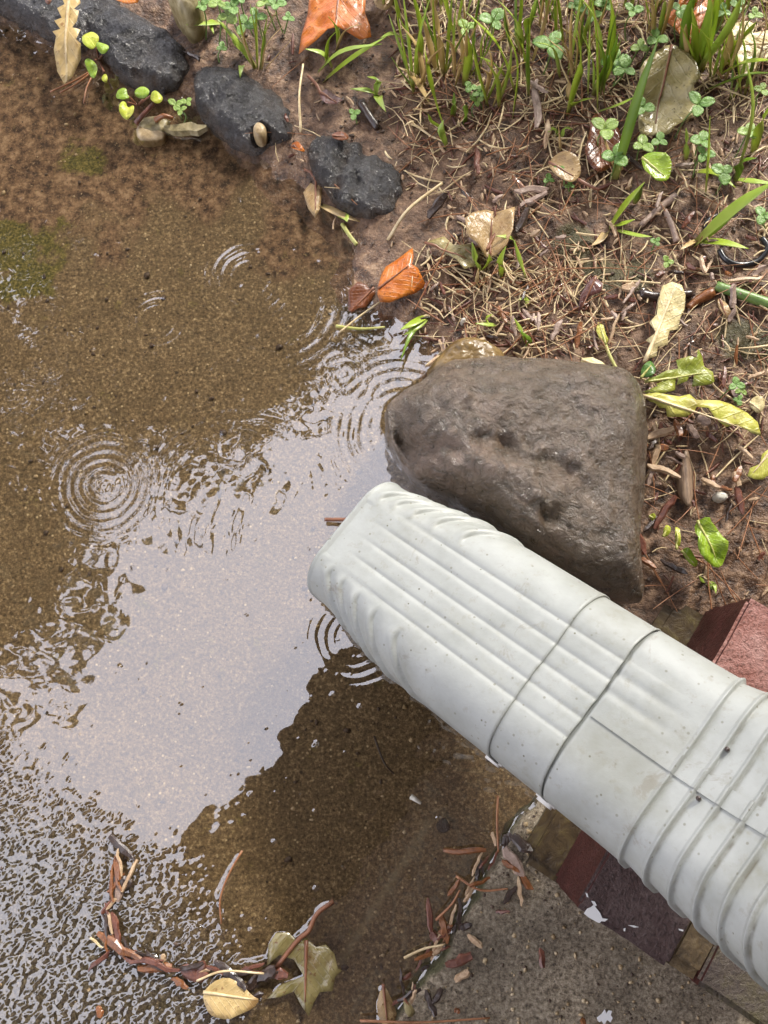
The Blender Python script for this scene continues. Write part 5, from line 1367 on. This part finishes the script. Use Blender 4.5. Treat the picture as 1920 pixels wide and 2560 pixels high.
# debris lines: arc on the wet path and along the slab edge
ARCB = [((275, 2088), (338, 2148), 20, 'chip_dark'), ((345, 2150), (305, 2230), 12, 'chip_tan'), ((292, 2145), (300, 2200), 16, 'chip_orange'), ((275, 2200), (330, 2210), 30, 'chip_dark'), ((300, 2200), (292, 2255), 22, 'chip_grey'), ((285, 2250), (255, 2285), 18, 'chip_red'), ((278, 2280), (300, 2355), 16, 'chip_red'),
        ((245, 2330), (350, 2402), 24, 'chip_orange'), ((220, 2425), (275, 2378), 12, 'chip_red'), ((300, 2390), (450, 2425), 14, 'chip_red'), ((345, 2425), (430, 2412), 22, 'chip_orange'), ((405, 2410), (408, 2385), 14, 'chip_tan'), ((450, 2425), (520, 2440), 34, 'chip_red'), ((495, 2425), (512, 2405), 22, 'chip_red'),
        ((430, 2445), (470, 2470), 16, 'chip_orange'), ((535, 2405), (615, 2475), 24, 'chip_dark'), ((615, 2480), (645, 2440), 24, 'chip_dark'), ((640, 2450), (690, 2425), 30, 'chip_dark'), ((615, 2500), (660, 2485), 16, 'chip_dark'), ((665, 2430), (720, 2440), 24, 'chip_red'), ((225, 2345), (258, 2370), 6, 'straw'), ((245, 2515), (252, 2545), 18, 'chip_orange')]
rg = random.Random(21)
ARCP = [(295, 2110), (300, 2190), (268, 2270), (270, 2335), (335, 2385), (430, 2418), (520, 2422), (600, 2430), (680, 2425)]
for k in range(26):
    j = rg.randint(0, len(ARCP) - 2); t = rg.random()
    p, q = ARCP[j], ARCP[j + 1]; L = rg.uniform(35, 95); aa_ = math.atan2(q[1] - p[1], q[0] - p[0]) + rg.uniform(-.45, .45)
    cx_, cy_ = p[0] + (q[0] - p[0]) * t + rg.uniform(-9, 9), p[1] + (q[1] - p[1]) * t + rg.uniform(-9, 9)
    ARCB.append(((cx_ - L / 2 * math.cos(aa_), cy_ - L / 2 * math.sin(aa_)), (cx_ + L / 2 * math.cos(aa_), cy_ + L / 2 * math.sin(aa_)), rg.uniform(5, 12), rg.choice(['chip_red', 'chip_dark', 'chip_dark', 'chip_orange', 'chip_tan'])))
for k, (a, b, w, mm) in enumerate(ARCB):
    chip('bark_strip', {'chip_tan': 'tan', 'chip_grey': 'grey', 'chip_red': 'reddish', 'chip_orange': 'orange brown', 'chip_dark': 'blackish', 'straw': 'pale'}[mm] + ' wet bark strip', 'bark', a, b, w / FPX * .44, M[mm], 'bark strips in the curved drift line', 400 + k, z=.0016, parent_z=0.0, thick=.0012, bend=.04)
SLB = [((1108, 2125), (1215, 2128), 16, 'chip_orange'), ((1205, 2130), (1180, 2190), 8, 'chip_tan'), ((1230, 2080), (1240, 2115), 10, 'chip_tan'), ((1260, 2120), (1310, 2190), 26, 'chip_grey'), ((1255, 2150), (1300, 2180), 14, 'chip_orange'), ((1300, 2180), (1330, 2225), 18, 'chip_orange'), ((1295, 2190), (1305, 2265), 10, 'chip_tan'), ((1258, 2258), (1290, 2215), 14, 'chip_dark'),
       ((1070, 2245), (1080, 2330), 14, 'chip_red'), ((1120, 2240), (1150, 2200), 12, 'chip_orange'), ((1105, 2290), (1118, 2360), 18, 'chip_orange'), ((1080, 2330), (1090, 2355), 22, 'chip_red'), ((1140, 2260), (1122, 2320), 8, 'chip_tan'), ((1170, 2335), (1205, 2370), 16, 'chip_tan'), ((1115, 2415), (1180, 2390), 24, 'chip_red'), ((1137, 2452), (1172, 2428), 18, 'chip_tan'), ((1240, 2280), (1275, 2278), 9, 'chip_red'),
       ((1352, 2370), (1358, 2420), 16, 'chip_red'), ((1065, 2475), (1090, 2540), 16, 'chip_dark'), ((1105, 2470), (1080, 2510), 14, 'chip_dark'), ((1025, 2510), (1040, 2475), 10, 'chip_tan'), ((1150, 2320), (1180, 2310), 18, 'chip_dark'), ((1135, 2525), (1150, 2530), 12, 'chip_orange'), ((1455, 2545), (1462, 2565), 14, 'chip_orange'), ((1255, 2100), (1290, 2110), 40, 'chip_dark'), ((1280, 2090), (1330, 2130), 30, 'chip_dark')]
rg = random.Random(33)
for k in range(24):
    t = rg.random() ** .8; p = (1270 - 270 * t + rg.uniform(-30, 16), 2090 + 430 * t + rg.uniform(-14, 14)); L = rg.uniform(25, 85); aa_ = 2.1 + rg.uniform(-.7, .7)
    SLB.append(((p[0] - L / 2 * math.cos(aa_), p[1] - L / 2 * math.sin(aa_)), (p[0] + L / 2 * math.cos(aa_), p[1] + L / 2 * math.sin(aa_)), rg.uniform(4, 12), rg.choice(['chip_red', 'chip_red', 'chip_dark', 'chip_orange', 'chip_tan'])))
for k, (a, b, w, mm) in enumerate(SLB):
    on = float(sdist(np.array([at2(a)[0]]), np.array([at2(a)[1]]), SLAB2)[0]) > .002
    if on: lab, g = CLAB[mm].split()[0] + ' bark scrap on the slab', 'bark scraps on the damp slab'
    else: lab, g = CLAB[mm].split()[0] + ' bark scrap in the drift', 'bark scraps along the slab edge'
    chip('bark_scrap', lab, 'bark', a, b, w / FPX * .44, M[mm], g, 500 + k, z=.0012, parent_z=SLAB_Z if on else .0012, bend=.05)
for k, pp in enumerate([[(1140, 2190, .004), (1200, 2225, .006), (1270, 2222, .008)], [(1010, 2395, .003), (1060, 2372, .004), (1110, 2362, .007)], [(1245, 1990, .003), (1243, 2060, .008), (1246, 2130, .006)], [(900, 2552, .004), (1050, 2556, .007), (1225, 2545, .008)], [(1090, 2300, .004), (1130, 2260, .006), (1150, 2225, .006)]]):
    stick('pine_needle', ['pine needle curving across the slab edge drift', 'pale pine needle jutting into the water from the slab edge', 'upright pine needle in the corner under the downspout', 'long pine needle lying along the bottom edge', 'short pine needle within the slab edge drift'][k], 'pine needle', pp, .0007, .0005, M['needle'] if k != 1 else M['straw'])

# ------------------------------------------------------------------ loose litter that nobody could count
def litter(name, label, N, m, seed, Lr, Rr, region, zr=(.0005, .004), hook=.25):
    rg = random.Random(seed); parts = []
    n = 0
    tries = 0
    PX = []
    while len(PX) < N and tries < N * 30:
        tries += 1
        x, y = rg.uniform(560, 2200), rg.uniform(-330, 1500)
        if rg.random() < region(x, y): PX.append((x, y))
    W2 = np.array([at2(p, .01) for p in PX])
    rk = sdist(W2[:, 0], W2[:, 1], poly(ROCK_PX, .02))
    Hh = soilH(W2[:, 0], W2[:, 1])
    for i in range(len(PX)):
        if rk[i] > -.002 or Hh[i] < -.001: continue
        L = Lr[0] + (Lr[1] - Lr[0]) * rg.random() ** 1.8; a = rg.uniform(0, 6.28); r = Rr[0] + (Rr[1] - Rr[0]) * rg.random() ** 2
        c = Vector((W2[i, 0], W2[i, 1], max(Hh[i], 0) + rg.uniform(*zr)))
        d = Vector((math.cos(a), math.sin(a), rg.uniform(-.10, .22)))
        s = Vector((-d.y, d.x, 0)) * rg.uniform(-hook, hook)
        ps = [c - d * L * .5, c - d * L * .15 + s * L * .25, c + d * L * .2 + s * L * .25, c + d * L * .5]
        parts.append(tube(ps, [r * .8, r, r * .9, r * .4], 4, False))
    v, f = merge(parts)
    o = obj(name, v, f, m, origin=(0, 0, 0))
    return tag(o, label, name.replace('_', ' '), None, 'stuff')
def r_straw(x, y):
    k = 0.0
    if y < 330 and x > 985: k = 1.0
    if 1000 < x < 1420 and 150 < y < 470: k = max(k, .7 if y < 380 else .35)
    if 1050 < x < 1500 and 620 < y < 900: k = max(k, .9)
    if x > 1380 and 330 < y < 560: k = max(k, .35)
    if x > 1100 and 480 < y < 900: k = max(k, .25)
    if x > 1600 and 600 < y < 1150: k = max(k, .35)
    if x > 1600 and y >= 1150: k = max(k, .06)
    if x < 1000 and y < 480: k = max(k, .035)
    return k
litter('dry_straw', 'pale dry straw scattered over the soil', 2300, M['straw'], 1, (.004, .038), (.00022, .0008), r_straw, hook=.5)
litter('pine_needle_litter', 'red brown pine needles scattered over the soil', 560, M['needle'], 2, (.02, .055), (.00028, .00045), lambda x, y: r_straw(x, y) * .6 + (.25 if x > 1100 and y > 330 else 0), (.001, .006), .15)
litter('dark_fibre_litter', 'dark rotten plant fibres scattered over the soil', 1700, M['chip_red'], 3, (.004, .016), (.0004, .0011), r_straw, (.0, .002))
litter('tan_fibre_litter', 'short tan plant scraps scattered over the soil', 1500, M['chip_tan'], 4, (.003, .010), (.0005, .0012), lambda x, y: r_straw(x, y) + .05, (.0, .002))
# soil crumbs
rng = np.random.default_rng(12)
ico = bmesh.new(); bmesh.ops.create_icosphere(ico, subdivisions=1, radius=1)
iv = np.array([q.co for q in ico.verts]); ifc = np.array([[q.index for q in fc.verts] for fc in ico.faces]); ico.free()
N = 3200
cx = rng.uniform(-.12, .30, N); cy = rng.uniform(-.02, .46, N)
h = soilH(cx, cy); dl = sdist(cx, cy, LAND)
ok = (dl > .004) & (sdist(cx, cy, poly(ROCK_PX, .02)) < -.002)
cx, cy, h = cx[ok], cy[ok], h[ok]
r = rng.uniform(.0004, .0016, len(cx)) * rng.uniform(.5, 1, len(cx))
V = (iv[None] * (1 + .35 * rng.uniform(-1, 1, (len(cx), len(iv), 1))) * r[:, None, None] * np.array([1, 1, .7]) + np.stack([cx, cy, h + r * .2], 1)[:, None, :]).reshape(-1, 3)
F_ = (ifc[None] + (np.arange(len(cx)) * len(iv))[:, None, None]).reshape(-1, 3)
tag(link('soil_crumbs', npmesh('soil_crumbs', V, F_), M['crumb']), 'small dark crumbs of soil strewn over the bed', 'soil crumbs', kind='stuff')

def grit(name, label, n, x0, x1, y0, y1, zf, keepf, m, seed, rmin, rmax):
    rg_ = np.random.default_rng(seed)
    gx, gy = rg_.uniform(x0, x1, n), rg_.uniform(y0, y1, n)
    k = keepf(gx, gy); gx, gy = gx[k], gy[k]
    z = zf(gx, gy); rr = rmin + (rmax - rmin) * rg_.random(len(gx)) ** 2.5
    st = rg_.uniform(.7, 1.5, (len(gx), 1, 2))
    V = iv[None] * (1 + .3 * rg_.uniform(-1, 1, (len(gx), len(iv), 1))) * rr[:, None, None]
    V[:, :, :2] *= st; V[:, :, 2] *= .6
    V = (V + np.stack([gx, gy, z + rr * .15], 1)[:, None, :]).reshape(-1, 3)
    F_ = (ifc[None] + (np.arange(len(gx)) * len(iv))[:, None, None]).reshape(-1, 3)
    tag(link(name, npmesh(name, V, F_), m), label, 'grit', kind='stuff')
on_slab = lambda x, y: (sdist(x, y, SLAB2) > .005) & ((x - OC.x) * F1.x + (y - OC.y) * F1.y < -.004) | (sdist(x, y, SLAB2) > .005) & ((x - OC.x) * F2.x + (y - OC.y) * F2.y < -.003)
grit('slab_grit', 'pale and tan grit strewn over the damp slab', 900, -.01, .22, -.20, -.03, slabH, on_slab, M['tan'], 31, .00025, .0013)
grit('slab_sand', 'dark grit strewn over the damp slab', 500, -.01, .22, -.20, -.03, slabH, on_slab, M['crumb'], 32, .00025, .0009)
in_water = lambda x, y: (sdist(x, y, LAND) < -.006) & (sdist(x, y, SLAB2) < -.004)
grit('bed_grit', 'pale grit lying on the bed of the puddle', 700, -.27, .12, -.20, .44, bedH, in_water, M['tan'], 33, .0003, .0012)
grit('bed_silt', 'dark crumbs lying on the bed of the puddle', 620, -.27, .12, -.20, .44, bedH, in_water, M['crumb'], 34, .0004, .0019)

# ------------------------------------------------------------------ tell alike things apart by what they lie beside and by size
LANDMARKS = [((840, 40), 'the orange pointed leaf'), ((1660, 240), 'the olive tan leaf'), ((1410, 425), 'the spotted tan oval leaf'), ((1230, 585), 'the folded brown leaf'), ((1000, 690), 'the orange leaf at the water'),
             ((1660, 800), 'the cream dandelion leaf'), ((1760, 1030), 'the long yellow dandelion leaf'), ((1725, 1190), 'the striped bract'), ((1775, 1360), 'the lime crumpled leaf'), ((1800, 1243), 'the round white pebble'),
             ((1855, 645), 'the black wire loop'), ((1830, 520), 'the broad bright blade'), ((1505, 360), 'the dark rust leaf'), ((1640, 420), 'the round lime leaf'), ((1170, 880), 'the ochre stone'), ((1650, 525), 'the forked twig'),
             ((1850, 735), 'the thick green stem'), ((1505, 840), 'the small yellow stemmed leaf'), ((1870, 125), 'the cream lobed leaf'), ((1730, 40), 'the orange brown leaf'), ((620, 270), 'the black stone with a hole'), ((900, 440), 'the last black stone'),
             ((1475, 735), 'the mauve leaf scrap'), ((1700, 930), 'the broken dandelion leaf'), ((1890, 1170), 'the yellow leaf at the edge'), ((1060, 180), 'the brown stalk tuft'), ((1280, 200), 'the bending blade tuft'), ((1450, 150), 'the tall blade tuft'),
             ((460, 30), 'the pale olive stone'), ((640, 120), 'the fine thin grass'), ((465, 322), 'the pale bark chip'), ((575, 2495), 'the golden oval leaf'), ((760, 2430), 'the soaked maple leaf'), ((565, 2220), 'the floating pine needle'),
             ((290, 2200), 'the top bark knot'), ((1430, 2190), 'the brick ledge'), ((1350, 2040), 'the downspout clip'), ((965, 2520), 'the two tone curled leaf'), ((1510, 2540), 'the paint flake'), ((1840, 450), 'the thin blade pair'), ((920, 290), 'the charred stick'), ((1340, 260), 'the upright grey splinter')]
ORD = ['', 'second ', 'third ', 'fourth ', 'fifth ', 'sixth ', 'seventh ', 'eighth ', 'ninth ']
fam = {}
for (o, px, py, size, word) in UNIQ:
    (lx, ly), ph = min(LANDMARKS, key=lambda q: (q[0][0] - px) ** 2 + (q[0][1] - py) ** 2)
    dx, dy = px - lx, py - ly
    rel = ('right of' if dx > 0 else 'left of') if abs(dx) > abs(dy) else ('below' if dy > 0 else 'above')
    if math.hypot(dx, dy) < 30: rel = 'right by'
    lab = f"{o['label']} {rel} {ph}"
    if len(lab.split()) < 4: lab = 'green ' + lab
    fam.setdefault((lab, word), []).append((size, o))
for (lab, word), L in fam.items():
    L.sort(key=lambda q: -q[0])
    sup = {'long': 'longest', 'large': 'largest', 'tall': 'tallest'}[word]
    for k, (_, o) in enumerate(L):
        o['label'] = lab if len(L) == 1 else f"{ORD[min(k, 8)]}{sup} {lab}"
